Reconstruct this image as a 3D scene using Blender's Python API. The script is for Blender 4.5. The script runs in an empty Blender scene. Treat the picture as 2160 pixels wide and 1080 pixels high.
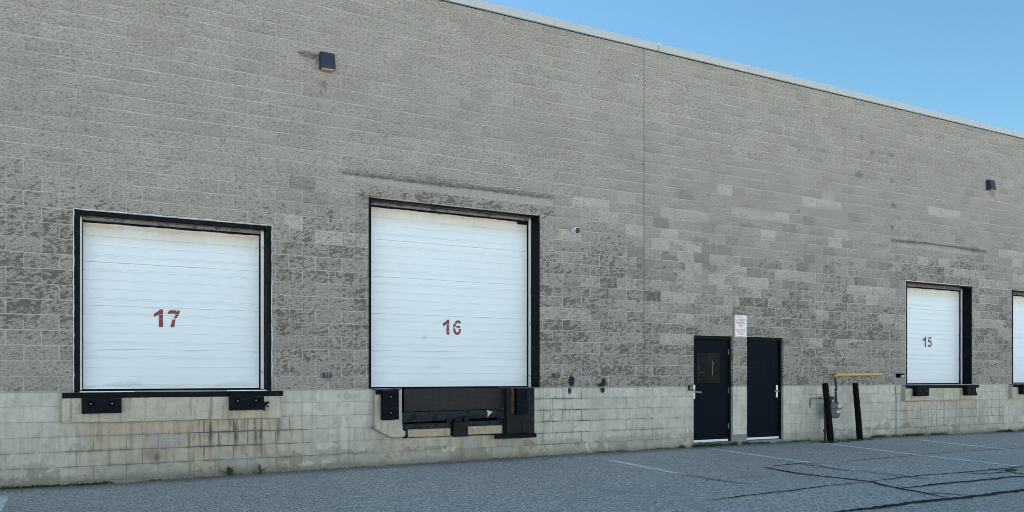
import bpy, bmesh, math, random
import numpy as np
R = math.radians
random.seed(7)
rng = np.random.default_rng(11)
scene = bpy.context.scene
COL = scene.collection

# ------------------------------------------------------------------ shader helpers
class S:
    """a socket that can be added, multiplied, ... to make math nodes"""
    def __init__(s, t, k): s.t, s.k = t, k
    def _b(s, op, o, rev=False):
        a, b = (o, s) if rev else (s, o)
        return s.t.math(op, a, b)
    def __add__(s, o): return s._b('ADD', o)
    def __radd__(s, o): return s._b('ADD', o)
    def __sub__(s, o): return s._b('SUBTRACT', o)
    def __rsub__(s, o): return s._b('SUBTRACT', o, True)
    def __mul__(s, o): return s._b('MULTIPLY', o)
    def __rmul__(s, o): return s._b('MULTIPLY', o)
    def __truediv__(s, o): return s._b('DIVIDE', o)

class Tree:
    def __init__(t, name):
        t.mat = bpy.data.materials.new(name)
        t.mat.use_nodes = True
        t.nt = t.mat.node_tree
        t.nt.nodes.clear()
        t.out = t.nt.nodes.new('ShaderNodeOutputMaterial')
        t.bsdf = t.nt.nodes.new('ShaderNodeBsdfPrincipled')
        t.nt.links.new(t.bsdf.outputs[0], t.out.inputs[0])
    def node(t, kind, **props):
        n = t.nt.nodes.new(kind)
        for k, v in props.items(): setattr(n, k, v)
        return n
    def put(t, sock, v):
        if isinstance(v, S): t.nt.links.new(v.k, sock)
        elif v is not None:
            if isinstance(v, (tuple, list)) and len(v) == 3 and sock.type == 'RGBA': v = (*v, 1)
            sock.default_value = v
    def math(t, op, a, b=None, c=None, clamp=False):
        n = t.node('ShaderNodeMath', operation=op, use_clamp=clamp)
        t.put(n.inputs[0], a); t.put(n.inputs[1], b)
        if c is not None: t.put(n.inputs[2], c)
        return S(t, n.outputs[0])
    def pos(t):
        n = t.node('ShaderNodeTexCoord'); v = S(t, n.outputs['Object'])
        s = t.node('ShaderNodeSeparateXYZ'); t.put(s.inputs[0], v)
        return v, S(t, s.outputs[0]), S(t, s.outputs[1]), S(t, s.outputs[2])
    def vec(t, x, y, z=0.0):
        n = t.node('ShaderNodeCombineXYZ')
        t.put(n.inputs[0], x); t.put(n.inputs[1], y); t.put(n.inputs[2], z)
        return S(t, n.outputs[0])
    def noise(t, v, scale, detail=3, rough=.55, dist=0):
        n = t.node('ShaderNodeTexNoise')
        t.put(n.inputs['Vector'], v); n.inputs['Scale'].default_value = scale
        n.inputs['Detail'].default_value = detail; n.inputs['Roughness'].default_value = rough
        n.inputs['Distortion'].default_value = dist
        return S(t, n.outputs['Fac'])
    def voro(t, v, scale, out='Distance', feature='F1'):
        n = t.node('ShaderNodeTexVoronoi', feature=feature)
        t.put(n.inputs['Vector'], v); n.inputs['Scale'].default_value = scale
        return S(t, n.outputs[out])
    def white(t, x, y, z=0.0):
        n = t.node('ShaderNodeTexWhiteNoise', noise_dimensions='3D')
        t.put(n.inputs['Vector'], t.vec(x, y, z))
        return S(t, n.outputs['Value'])
    def step(t, x, lo, hi, a=0.0, b=1.0):
        n = t.node('ShaderNodeMapRange', interpolation_type='SMOOTHSTEP')
        t.put(n.inputs['Value'], x); t.put(n.inputs['From Min'], lo); t.put(n.inputs['From Max'], hi)
        t.put(n.inputs['To Min'], a); t.put(n.inputs['To Max'], b)
        return S(t, n.outputs['Result'])
    def attr(t, name):
        n = t.node('ShaderNodeAttribute', attribute_name=name)
        return S(t, n.outputs['Fac'])
    def mix(t, f, a, b, blend='MIX'):
        n = t.node('ShaderNodeMix', data_type='RGBA', blend_type=blend)
        t.put(n.inputs[0], f); t.put(n.inputs[6], a); t.put(n.inputs[7], b)
        return S(t, n.outputs[2])
    def scale(t, c, f):           # colour times a factor
        return t.mix(1.0, c, t.vec(f, f, f), 'MULTIPLY')
    def bump(t, h, strength=.5, dist=.01):
        n = t.node('ShaderNodeBump')
        n.inputs['Strength'].default_value = strength; n.inputs['Distance'].default_value = dist
        t.put(n.inputs['Height'], h)
        t.nt.links.new(n.outputs[0], t.bsdf.inputs['Normal'])
    def done(t, color, rough=.8, metal=0.0, spec=.3):
        t.put(t.bsdf.inputs['Base Color'], color); t.put(t.bsdf.inputs['Roughness'], rough)
        t.put(t.bsdf.inputs['Metallic'], metal); t.bsdf.inputs['Specular IOR Level'].default_value = spec
        return t.mat

def simple(name, col, rough=.6, metal=0.0, var=.25, scale=14, spec=.3, bump=.0, dirt=None, dirt_thr=.62):
    t = Tree(name)
    P, X, Y, Z = t.pos()
    n = t.noise(P, scale, 5, .6)
    c = t.scale(col, 1 - var * .5 + var * n)
    if dirt:
        c = t.mix(t.step(t.noise(P, scale * .7, 6, .65), dirt_thr - .06, dirt_thr + .06), c, dirt)
    if bump: t.bump(t.noise(P, scale * 3, 4, .6), bump, .004)
    return t.done(c, t.math('ADD', rough - .08, n * .16), metal, spec)

SPLIT = 1.262; CH = .2032; BW = .4064; CJ = 9.754; TOP = 7.69

def make_split():
    t = Tree('split_face_block')
    P, X, Y, Z = t.pos()
    w1 = t.noise(P, 3.1, 3, .6); w2 = t.noise(P, 17, 2, .5)
    zz = (Z - SPLIT + (w1 - .5) * .030 + (w2 - .5) * .024) / CH
    row = t.math('FLOOR', zz); fz = zz - row
    par = t.math('MODULO', row, 2.0)
    uu = (X - CJ + (w1 - .5) * .03 + (w2 - .5) * .014) / BW + par * .5 + 200
    col = t.math('FLOOR', uu); fx = uu - col
    dz = t.math('MINIMUM', fz, 1 - fz) * CH
    dx = t.math('MINIMUM', fx, 1 - fx) * BW
    r1 = t.white(col, row, 1.3); r2 = t.white(col, row, 7.7); r3 = t.white(col, row, 3.1)
    run = t.white(t.math('FLOOR', (col + row * 1.7) / 3.0), row, 9.9)
    # anisotropic torn texture, different in every block
    sv = .72 + r1 * .6
    ax = (X * 1.0 + Z * .6) * 10.0 * sv + r2 * 40
    az = (Z * 1.0 - X * .32) * 20.0 * sv + r3 * 40
    tn = t.noise(t.vec(ax, az, r1 * 9), 1.0, 6, .66, .5)
    fine = t.noise(t.vec(X * 34 + Z * 16, Z * 58 - X * 12), 1.0, 4, .72)
    mid = t.noise(t.vec(X * 17 + Z * 9, Z * 34 - X * 9, r2 * 5), 1.0, 4, .65)
    big = t.noise(P, .55, 4, .6)
    blot = t.attr('blotch')
    clus = t.noise(P, 5.5, 3, .6)
    amount = blot * (.80 + r3 * .50) + (clus - .5) * .7 + .10
    thr = .76 - t.math('MAXIMUM', amount, 0.0) * .225
    bm = t.step(tn, thr, thr + .05)
    la = t.attr('lite'); r4 = t.white(col, row, 5.5)
    lite = t.math('MAXIMUM', t.step(run, 1 - la * .8, 1.01 - la * .8), t.step(r4, 1 - la * .55, 1.01 - la * .55))
    dark = t.step(r4, la * .9, la * .9 - .01)
    # base tone
    k = (.93 + r1 * .12) * (.84 + big * .30) * (.26 + fine * .86 + mid * .62) * (1 + lite * (.20 + r2 * .1)) * (1 - dark * .16)
    pn = t.noise(t.vec(X * 27 + Z * 20, Z * 50 - X * 15, r2 * 7), 1.0, 3, .6)
    k = k * (1.04 - .46 * t.step(pn, .50, .68) + .16 * t.step(pn, .46, .32))
    c = t.scale((.322, .296, .262), k)
    c = t.mix(bm * (.80 - lite * .40), c, t.scale((.118, .105, .083), .55 + fine * .9))
    # shading of the bulging faces painted in as darker block bottoms
    low = t.step(fz, .65, .05) * t.step(r2, .45, .9) * t.step(mid, .38, .62)
    c = t.mix(low * .45, c, (.150, .143, .122))
    # mortar
    hv = t.step(t.noise(t.vec(X * .9, row * 5.3), 1.0, 5, .7), .40, .56, .0, 1.0)
    vv = t.step(t.noise(t.vec(X * 2.1 + 7, Z * 2.4), 1.0, 3, .6), .34, .56, .15, 1.0)
    wd = .0012 + w2 * .006
    mh = t.step(dz, wd + .004, wd * .7) * hv
    mv = t.step(dx, wd + .004, wd * .8) * vv
    mort = t.math('MAXIMUM', mh, mv * (.35 + .6 * t.step(Z, 5.0, 3.4)))
    c = t.mix(mort * .82, c, t.scale((.52, .50, .44), .8 + fine * .4))
    # thin dark crack of shade where the mortar is missing is left to the bump
    c = t.mix(t.step(t.attr('pale') + (t.noise(P, 9, 5, .7) - .5) * 1.1, .42, .55) * .6, c, t.scale((.39, .36, .315), .30 + fine * .75 + mid * .65))
    st = t.attr('soot_dark'); sn = t.noise(t.vec(X * 13 + Z * 6, Z * 30 - X * 6), 1.0, 5, .72)
    c = t.mix(t.step(st * (sn * 2.0 - .25), .15, .72) * .85, c, (.075, .07, .058))
    c = t.mix(t.step(t.attr('ink') + (t.noise(P, 22, 4, .7) - .5) * .8, .38, .62), c, (.022, .027, .04))
    c = t.mix(t.step(t.attr('rust') * (.5 + sn), .2, .7) * .6, c, (.19, .135, .075))
    jn = t.step(t.math('ABSOLUTE', X - CJ + (w2 - .5) * .008), .011, .006)
    c = t.mix(jn, c, (.10, .10, .095))
    edge = t.math('MINIMUM', t.step(dz, 0.0, .022), t.step(dx, 0.0, .022))
    t.bump(mid * .55 + fine * .3 - bm * .5 + edge * .9, .55, .012)
    return t.done(c, .92, 0, .15)

def make_foundation():
    t = Tree('painted_smooth_block')
    P, X, Y, Z = t.pos()
    w1 = t.noise(P, 2.7, 3, .6); w2 = t.noise(P, 15, 3, .6)
    zz = (Z - SPLIT + (w1 - .5) * .012 + (w2 - .5) * .010) / CH + 20
    row = t.math('FLOOR', zz); fz = zz - row
    par = t.math('MODULO', row, 2.0)
    uu = (X - CJ + (w2 - .5) * .012) / BW + par * .5 + 200
    col = t.math('FLOOR', uu); fx = uu - col
    dz = t.math('MINIMUM', fz, 1 - fz) * CH
    dx = t.math('MINIMUM', fx, 1 - fx) * BW
    hx = t.math('ABSOLUTE', fx - .5) * BW
    r1 = t.white(col, row, 2.2)
    fine = t.noise(P, 60, 4, .7); mid = t.noise(P, 7, 5, .65); big = t.noise(P, 1.1, 4, .6)
    streak = t.noise(t.vec(X * 14, Z * 1.1), 1.0, 4, .62)
    k = (.90 + r1 * .14) * (.66 + big * .60) * (.66 + mid * .66) * (.82 + fine * .36)
    c = t.scale((.575, .545, .475), k)
    tan = t.attr('tan')
    c = t.mix(t.math('MINIMUM', tan * (.35 + big * .9 + (streak - .5) * .5), 1.0), c, t.scale((.42, .355, .255), .60 + mid * .80))
    drip = t.attr('drip')
    c = t.mix(t.step(streak, .45, .68) * (.16 + drip * .85), c, (.105, .098, .078))
    c = t.mix(t.step(streak, .43, .30) * .22, c, (.46, .47, .45))
    # peeled paint, showing grey brown block
    pn = t.noise(P, 5.2, 6, .68, .5) + (t.noise(P, 26, 3, .6) - .5) * .24 + (r1 - .5) * .30
    peel = t.attr('peel')
    pm = t.step(pn, .80 - peel * .36, .83 - peel * .36)
    pcol = t.mix(t.step(big + (r1 - .5) * .8, .35, .65), (.235, .205, .150), (.36, .345, .285))
    c = t.mix(pm * (.55 + r1 * .4), c, t.scale(pcol, .45 + mid * .75 + fine * .35))
    pa = t.attr('patch')
    c = t.mix(t.step(pa + (mid - .5) * 1.6 + (w2 - .5) * .5, .42, .58) * .6, c, t.scale((.36, .355, .34), .85 + fine * .3))
    wh = t.attr('chalk')
    c = t.mix(t.step(wh + (w2 - .5) * 2.2 + (mid - .5) * 1.4, .55, .75) * .7, c, (.62, .58, .48))
    # joints: painted over, faint; open and black where it is stained
    jd = t.attr('joint'); jn = t.noise(P, 5.5, 4, .65)
    jw = .0022 + jd * .0035
    mh = t.step(dz, jw + .004, jw); mv = t.step(dx, jw + .0035, jw * .8); mv2 = t.step(hx, .005, .001) * .3
    mj = t.math('MAXIMUM', mh * .95, t.math('MAXIMUM', mv, mv2))
    c = t.mix(mj * t.math('MINIMUM', t.step(jn, .36, .66) * .62 + jd * 1.1, 1.0), c, t.mix(jd, (.28, .27, .24), (.07, .064, .056)))
    gr = t.step(t.noise(P, 3.3, 6, .72, .4), .52, .70)
    c = t.mix(gr * .34, c, t.scale((.20, .178, .135), .6 + mid * .8))
    halo = t.step(dz, .04, .0) * jd * t.step(jn, .42, .60)
    c = t.mix(halo * .75, c, (.10, .094, .08))
    c = t.mix(t.attr('rust') * (.4 + mid), c, (.105, .072, .04))
    c = t.mix(t.step(t.attr('ink') + (t.noise(P, 22, 4, .7) - .5) * .8, .38, .62), c, (.022, .027, .04))
    # splash-back dirt on the bottom few centimetres
    c = t.mix(t.step(Z + (w2 - .5) * .12 + (w1 - .5) * .12, .17, .05) * .55, c, (.15, .14, .118))
    # uneven darker band under the first split course
    c = t.mix(t.step(Z + (mid - .5) * .03, SPLIT - .028, SPLIT - .012) * .7, c, (.27, .262, .235))
    t.bump(mid * .3 + fine * .12 - mj * .6 - pm * .35, .45, .008)
    return t.done(c, .78, 0, .25)

def make_asphalt():
    t = Tree('worn_asphalt')
    P, X, Y, Z = t.pos()
    v = t.vec(X, Y)
    cell = t.voro(v, 58, 'Color'); s = t.node('ShaderNodeSeparateColor'); t.put(s.inputs[0], cell)
    g = S(t, s.outputs[0]); g2 = S(t, s.outputs[1])
    cell2 = t.voro(v, 120, 'Color'); s2 = t.node('ShaderNodeSeparateColor'); t.put(s2.inputs[0], cell2)
    h = S(t, s2.outputs[0])
    d = t.voro(v, 58)
    big = t.noise(v, .35, 4, .6); mid = t.noise(v, 2.3, 5, .65); clump = t.noise(v, 16, 4, .7)
    cc = t.voro(v, 24, 'Color'); s3 = t.node('ShaderNodeSeparateColor'); t.put(s3.inputs[0], cc); q3 = S(t, s3.outputs[0])
    grain = t.noise(t.vec(X * 1.0, Y * .42), 38, 4, .85)
    k = (.42 + g * .55 + h * .25 + q3 * .30) * t.math('MAXIMUM', clump * .7 + grain * 3.5 - 1.23, .08) * (.70 + big * .38 + mid * .26)
    c = t.scale((.55, .508, .462), k)
    c = t.mix(t.step(g2, .93, .97) * .75, c, (.80, .79, .74))
    c = t.mix(t.step(h, .86, .97) * .35, c, (.09, .09, .092))
    old = t.step(Y + (mid - .5) * .15, -6.52, -6.60)
    c = t.mix(old * .55, c, t.scale((.45, .41, .355), k))
    stain = t.step(t.noise(v, .9, 5, .7), .60, .75)
    c = t.mix(stain * .30, c, (.15, .15, .145))
    rust = t.attr('rust')
    c = t.mix(t.step(rust * (.4 + clump * 1.2), .3, .8) * .35, c, (.34, .27, .18))
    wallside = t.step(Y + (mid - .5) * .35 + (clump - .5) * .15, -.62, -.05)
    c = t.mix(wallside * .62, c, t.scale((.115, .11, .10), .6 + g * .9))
    t.bump(d * -.8 + g * .5 + clump * .5, .7, .012)
    return t.done(c, .88, 0, .35)

def make_doorpaint():
    t = Tree('white_door_paint')
    P, X, Y, Z = t.pos()
    big = t.noise(P, 1.2, 4, .6); f = t.noise(P, 9, 5, .65); st = t.noise(t.vec(X * 11, Z * 1.3), 1.0, 4, .6)
    c = t.scale((.745, .80, .835), .95 + big * .06 + f * .03)
    gr = t.attr('grime')
    c = t.mix(t.math('MINIMUM', gr * (.26 + f * .6 + st * .5), 1.0), c, (.58, .50, .37))
    c = t.mix(t.step(f, .60, .80) * .10, c, (.48, .48, .46))
    sm = t.attr('smudge')
    c = t.mix(t.step(sm * (.3 + f * 1.3), .3, .8) * .35, c, (.42, .44, .45))
    return t.done(c, .42, 0, .4)

def make_numberpaint():
    t = Tree('red_stencil_paint')
    P, X, Y, Z = t.pos()
    f = t.noise(P, 26, 5, .7)
    wear = t.step(f, .60, .66)
    c = t.scale((.23, .048, .058), .8 + f * .4)
    c = t.mix(wear * .75, c, (.62, .6, .62))
    return t.done(c, .6, 0, .3)

def make_rubber():
    t = Tree('black_rubber')
    P, X, Y, Z = t.pos()
    f = t.noise(P, 30, 5, .7); s = t.noise(t.vec(X * 6, Y * 6, Z * 30), 1.0, 4, .6)
    c = t.scale((.003, .0058, .009), .6 + f * .8)
    c = t.mix(t.step(s, .56, .74) * .6, c, (.040, .042, .044))
    t.bump(f, .4, .004)
    return t.done(c, .68, 0, .1)

def make_treadplate():
    t = Tree('diamond_tread_plate')
    P, X, Y, Z = t.pos()
    u = (X + Z) * 24; v = (X - Z) * 24
    fu = t.math('FRACT', u); fv = t.math('FRACT', v)
    d = t.math('MULTIPLY', t.step(t.math('ABSOLUTE', fu - .5), .34, .14), t.step(t.math('ABSOLUTE', fv - .5), .34, .14))
    n = t.noise(P, 2.0, 4, .6); f = t.noise(P, 25, 4, .6)
    c = t.scale((.026, .024, .0235), .55 + n * .8 + f * .2)
    c = t.mix(d * .6, c, (.058, .053, .050))
    t.bump(d + f * .2, .6, .004)
    return t.done(c, .65, .1, .2)

def make_scaledsteel(name, base, rustc, thr):
    t = Tree(name)
    P, X, Y, Z = t.pos()
    f = t.noise(P, 11, 6, .7); g = t.noise(t.vec(X * 26, Y * 26, Z * 7), 1.0, 5, .7)
    c = t.scale(base, .4 + g * 1.2)
    c = t.mix(t.step(f, thr, thr + .1) * .8, c, rustc)
    c = t.mix(t.step(g, .60, .70) * .5, c, (.075, .078, .072))
    t.bump(f * .5 + g, .6, .006)
    return t.done(c, .75, .05, .15)

def make_timber():
    t = Tree('creosoted_timber')
    P, X, Y, Z = t.pos()
    g = t.noise(t.vec(X * 45, Y * 45, Z * 3.0), 1.0, 5, .65); f = t.noise(t.vec(X * 9, Y * 9, Z * 3), 1.0, 4, .6)
    c = t.scale((.0055, .0058, .0056), .4 + g * 1.2)
    c = t.mix(t.step(f, .60, .72) * .5, c, (.045, .034, .020))
    t.bump(g, .7, .006)
    return t.done(c, .85, 0, .1)

def make_yellow():
    t = Tree('yellow_pipe_paint')
    P, X, Y, Z = t.pos()
    f = t.noise(P, 24, 5, .7)
    c = t.scale((.62, .40, .10), .85 + f * .3)
    c = t.mix(t.step(f, .60, .67), c, (.16, .09, .03))
    return t.done(c, .5, 0, .4)

def make_concrete(name, col, stain=.5):
    t = Tree(name)
    P, X, Y, Z = t.pos()
    f = t.noise(P, 20, 6, .75); m = t.noise(P, 5, 6, .7)
    s = t.noise(t.vec(X * 13, Y * 13, Z * 1.4), 1.0, 4, .65)
    c = t.scale(col, .40 + m * .75 + f * .46)
    c = t.mix(t.step(s, .50, .72) * stain, c, (.12, .112, .092))
    c = t.mix(t.step(f, .60, .70) * .6, c, (.11, .10, .08))
    t.bump(m * .7 + f * .8, .9, .014)
    return t.done(c, .88, 0, .2)

def make_sealant():
    t = Tree('crack_sealing_tar')
    P, X, Y, Z = t.pos()
    f = t.noise(P, 9, 5, .7); g = t.noise(P, 60, 3, .7)
    c = t.scale((.012, .013, .015), .6 + f * .8)
    c = t.mix(t.step(g, .64, .74) * .4, c, (.10, .10, .105))
    return t.done(c, .7, 0, .15)

def make_linepaint():
    t = Tree('worn_white_line_paint')
    P, X, Y, Z = t.pos()
    f = t.noise(P, 26, 5, .75); m = t.noise(P, 3.0, 3, .6)
    wear = t.attr('wear')
    c = t.scale((.86, .86, .84), .75 + f * .5)
    c = t.mix(t.step(f + (m - .5) * .35, .62 - wear * .28, .70 - wear * .28), c, t.scale((.30, .295, .27), .5 + f))
    return t.done(c, .8, 0, .3)

def make_leaf(name, col):
    t = Tree(name)
    P, X, Y, Z = t.pos()
    f = t.noise(P, 18, 3, .6)
    return t.done(t.scale(col, .6 + f * .8), .6, 0, .3)

M = dict(
    split=make_split(), found=make_foundation(), asphalt=make_asphalt(), door=make_doorpaint(), number=make_numberpaint(),
    rubber=make_rubber(), tread=make_treadplate(), timber=make_timber(), yellow=make_yellow(),
    steel_old=make_scaledsteel('scaled_dark_steel', (.015, .0175, .019), (.050, .030, .020), .56),
    steel_beam=make_scaledsteel('painted_flaking_steel', (.024, .033, .040), (.010, .0095, .010), .48),
    rust=make_scaledsteel('orange_rust', (.115, .044, .018), (.03, .015, .010), .50),
    ledge=make_concrete('dirty_ledge_concrete', (.50, .46, .36), .55),
    pillar=make_concrete('broken_pillar_concrete', (.46, .425, .34), .35),
    tanstone=make_concrete('tan_stained_concrete', (.44, .37, .25), .45),
    sill=make_concrete('grey_sill_concrete', (.25, .25, .235), .3),
    reveal=make_concrete('painted_reveal', (.27, .285, .265), .2),
    black=simple('black_painted_steel', (.003, .0058, .0088), .6, 0, .6, 20, .10, .15, (.035, .032, .028), .64),
    navy=simple('navy_door_paint', (.0012, .0045, .0095), .6, 0, .5, 5, .07, .05),
    fixture=simple('dark_bronze_housing', (.030, .038, .058), .5, 0, .3, 20, .35),
    silver=simple('galvanised_strip', (.80, .80, .78), .5, .15, .4, 9, .4, 0, (.34, .33, .31), .64),
    seal=simple('grey_rubber_seal', (.20, .20, .19), .7, 0, .5, 12, .3, .1, (.05, .05, .05), .56),
    caulk=simple('white_caulk', (.66, .67, .66), .7, 0, .3, 30),
    coping=simple('pale_metal_coping', (.44, .47, .475), .5, 0, .10, 2, .3),
    white=simple('white_plastic', (.78, .79, .80), .35, 0, .08, 20, .4),
    lens=simple('frosted_lens', (.55, .52, .45), .3, 0, .2, 20, .5),
    glass=simple('black_glass', (.006, .007, .009), .12, 0, .1, 10, .6),
    brass=simple('pale_lock_metal', (.80, .72, .60), .4, .2, .2, 40, .5),
    chrome=simple('brushed_chrome', (.55, .56, .57), .28, .8, .2, 30, .5),
    meter=simple('grey_green_meter_paint', (.085, .115, .125), .5, 0, .3, 14, .35),
    pipe=simple('dark_grey_pipe', (.035, .043, .055), .55, 0, .4, 20, .35),
    redink=simple('red_sign_ink', (.50, .09, .10), .5, 0, .1, 10),
    blueink=simple('blue_sign_ink', (.15, .17, .42), .5, 0, .1, 10),
    hardware=simple('grey_fitting', (.24, .25, .245), .6, 0, .4, 40, .25, 0, (.12, .09, .06), .64),
    patch=simple('brown_door_patch', (.0085, .0085, .0088), .6, 0, .8, 9, .1, .2, (.018, .0155, .013), .55),
    scrape=simple('bare_scrape', (.20, .185, .14), .7, 0, .6, 60),
    bounce_cladding=simple('white_bounce_cladding', (.68, .76, .80), .6, 0, .1, 1),  # for the added warehouse, tinted to colour its bounced light
    roof=simple('flat_roof_membrane', (.35, .35, .34), .9, 0, .2, 1),
    void=simple('unlit_interior', (.0015, .002, .003), .9, 0, .3, 6, .05),
    bird=simple('white_splat', (.55, .53, .48), .8, 0, .2, 60),
    seal_tar=make_sealant(), line=make_linepaint(),
    leaf=make_leaf('weed_leaf', (.035, .075, .022)), grass=make_leaf('dark_grass', (.040, .062, .018)), moss=make_leaf('damp_moss', (.022, .034, .012)),
    flower=simple('yellow_petals', (.75, .55, .04), .6),
    stone=simple('loose_gravel', (.20, .195, .185), .9, 0, .9, 30),
)

# ------------------------------------------------------------------ object helpers
def link(name, me, mat, parent=None):
    o = bpy.data.objects.new(name, me)
    COL.objects.link(o)
    for m in (mat if isinstance(mat, list) else [mat]):
        me.materials.append(M[m] if isinstance(m, str) else m)
    if parent: o.parent = parent
    return o

def obj(name, bm, mat, parent=None, smooth=False):
    bmesh.ops.recalc_face_normals(bm, faces=bm.faces)
    me = bpy.data.meshes.new(name); bm.to_mesh(me); bm.free()
    if smooth: me.polygons.foreach_set('use_smooth', [True] * len(me.polygons))
    return link(name, me, mat, parent)

def tag(o, label=None, cat=None, group=None, kind=None):
    for k, v in (('label', label), ('category', cat), ('group', group), ('kind', kind)):
        if v: o[k] = v
    return o

def thing(name, label, cat, loc=(0, 0, 0), group=None):
    o = bpy.data.objects.new(name, None); COL.objects.link(o)
    o.location = loc; o.empty_display_size = .1
    return tag(o, label, cat, group)

def copy_tree(o, parent=None):
    c = o.copy(); COL.objects.link(c); c.parent = parent
    for ch in list(o.children): copy_tree(ch, c)
    return c

def NB(): return bmesh.new()

def box(bm, x0, x1, y0, y1, z0, z1, bev=0.0, seg=1):
    n = bmesh.new()
    vs = [n.verts.new((x, y, z)) for x in (x0, x1) for y in (y0, y1) for z in (z0, z1)]
    for f in ((0, 1, 3, 2), (4, 6, 7, 5), (0, 4, 5, 1), (2, 3, 7, 6), (0, 2, 6, 4), (1, 5, 7, 3)):
        n.faces.new([vs[i] for i in f])
    if bev: bmesh.ops.bevel(n, geom=n.edges[:], offset=bev, segments=seg, affect='EDGES', profile=.6)
    merge(bm, n); return bm

def merge(bm, n):
    bmesh.ops.recalc_face_normals(n, faces=n.faces)
    mp = {v: bm.verts.new(v.co) for v in n.verts}
    for f in n.faces:
        try: bm.faces.new([mp[v] for v in f.verts])
        except ValueError: pass
    n.free()

def prism(bm, pts, y0, y1, bev=0.0):
    """outline (x,z) pushed through y0..y1"""
    n = bmesh.new()
    a = [n.verts.new((x, y0, z)) for x, z in pts]; b = [n.verts.new((x, y1, z)) for x, z in pts]
    n.faces.new(a); n.faces.new(b[::-1])
    for i in range(len(pts)):
        j = (i + 1) % len(pts); n.faces.new([a[i], b[i], b[j], a[j]])
    if bev: bmesh.ops.bevel(n, geom=n.edges[:], offset=bev, segments=1, affect='EDGES')
    merge(bm, n); return bm

def tube(bm, pts, r, seg=14, cap=True):
    from mathutils import Vector
    pts = [Vector(p) for p in pts]
    rs = r if isinstance(r, (list, tuple)) else [r] * len(pts)
    rings = []
    up = Vector((0, 0, 1))
    for i, p in enumerate(pts):
        d = (pts[min(i + 1, len(pts) - 1)] - pts[max(i - 1, 0)]).normalized()
        ref = up if abs(d.z) < .9 else Vector((1, 0, 0))
        u = d.cross(ref).normalized(); v = d.cross(u).normalized()
        rings.append([bm.verts.new(p + (u * math.cos(q) + v * math.sin(q)) * rs[i]) for q in [2 * math.pi * k / seg for k in range(seg)]])
    for A, B in zip(rings, rings[1:]):
        for k in range(seg): bm.faces.new([A[k], A[(k + 1) % seg], B[(k + 1) % seg], B[k]])
    if cap: bm.faces.new(rings[0][::-1]); bm.faces.new(rings[-1])
    return bm

def ball(bm, c, r, seg=20, sq=(1, 1, 1)):
    n = bmesh.new(); bmesh.ops.create_uvsphere(n, u_segments=seg, v_segments=seg // 2, radius=r)
    for v in n.verts: v.co = (v.co.x * sq[0] + c[0], v.co.y * sq[1] + c[1], v.co.z * sq[2] + c[2])
    merge(bm, n); return bm

def sattr(me, name, vals):
    a = me.attributes.new(name, 'FLOAT', 'POINT'); a.data.foreach_set('value', np.ascontiguousarray(vals, dtype=np.float32))

def seg_dist(X, Z, p, q):
    p = np.array(p, float); q = np.array(q, float); d = q - p; L = max((d ** 2).sum(), 1e-9)
    t = np.clip(((X - p[0]) * d[0] + (Z - p[1]) * d[1]) / L, 0, 1)
    return np.hypot(X - p[0] - t * d[0], Z - p[1] - t * d[1])

def blob(X, Z, x, z, rx, rz=None):
    rz = rx if rz is None else rz
    return np.clip(1.25 - np.hypot((X - x) / rx, (Z - z) / rz), 0, 1)

def soft(a, lo, hi):
    t = np.clip((a - lo) / (hi - lo), 0, 1); return t * t * (3 - 2 * t)

def rect(X, Z, x0, x1, z0, z1, m=.15, mz=None):
    mz = mz or m
    return soft(X, x0 - m, x0 + m) * (1 - soft(X, x1 - m, x1 + m)) * soft(Z, z0 - mz, z0 + mz) * (1 - soft(Z, z1 - mz, z1 + mz))

def vnoise(X, Z, s, seed=0):
    r = np.random.default_rng(seed).random((97, 97))
    x = X / s + 31; z = Z / s + 31
    i = np.floor(x).astype(int); j = np.floor(z).astype(int); u = x - i; v = z - j
    u = u * u * (3 - 2 * u); v = v * v * (3 - 2 * v)
    g = lambda a, b: r[a % 97, b % 97]
    return g(i, j) * (1 - u) * (1 - v) + g(i + 1, j) * u * (1 - v) + g(i, j + 1) * (1 - u) * v + g(i + 1, j + 1) * u * v

def axis(a, b, fine0, fine1, step, coarse, marks):
    v = set()
    for lo, hi, s in ((a, fine0, coarse), (fine0, fine1, step), (fine1, b, coarse)):
        if hi > lo:
            n = max(1, int(round((hi - lo) / s)))
            v.update(round(lo + (hi - lo) * i / n, 5) for i in range(n + 1))
    v = sorted(v)
    out = [x for x in v if all(abs(x - m) > step * .45 for m in marks)] + [m for m in marks if a <= m <= b]
    return np.array(sorted(set(out)))

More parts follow.
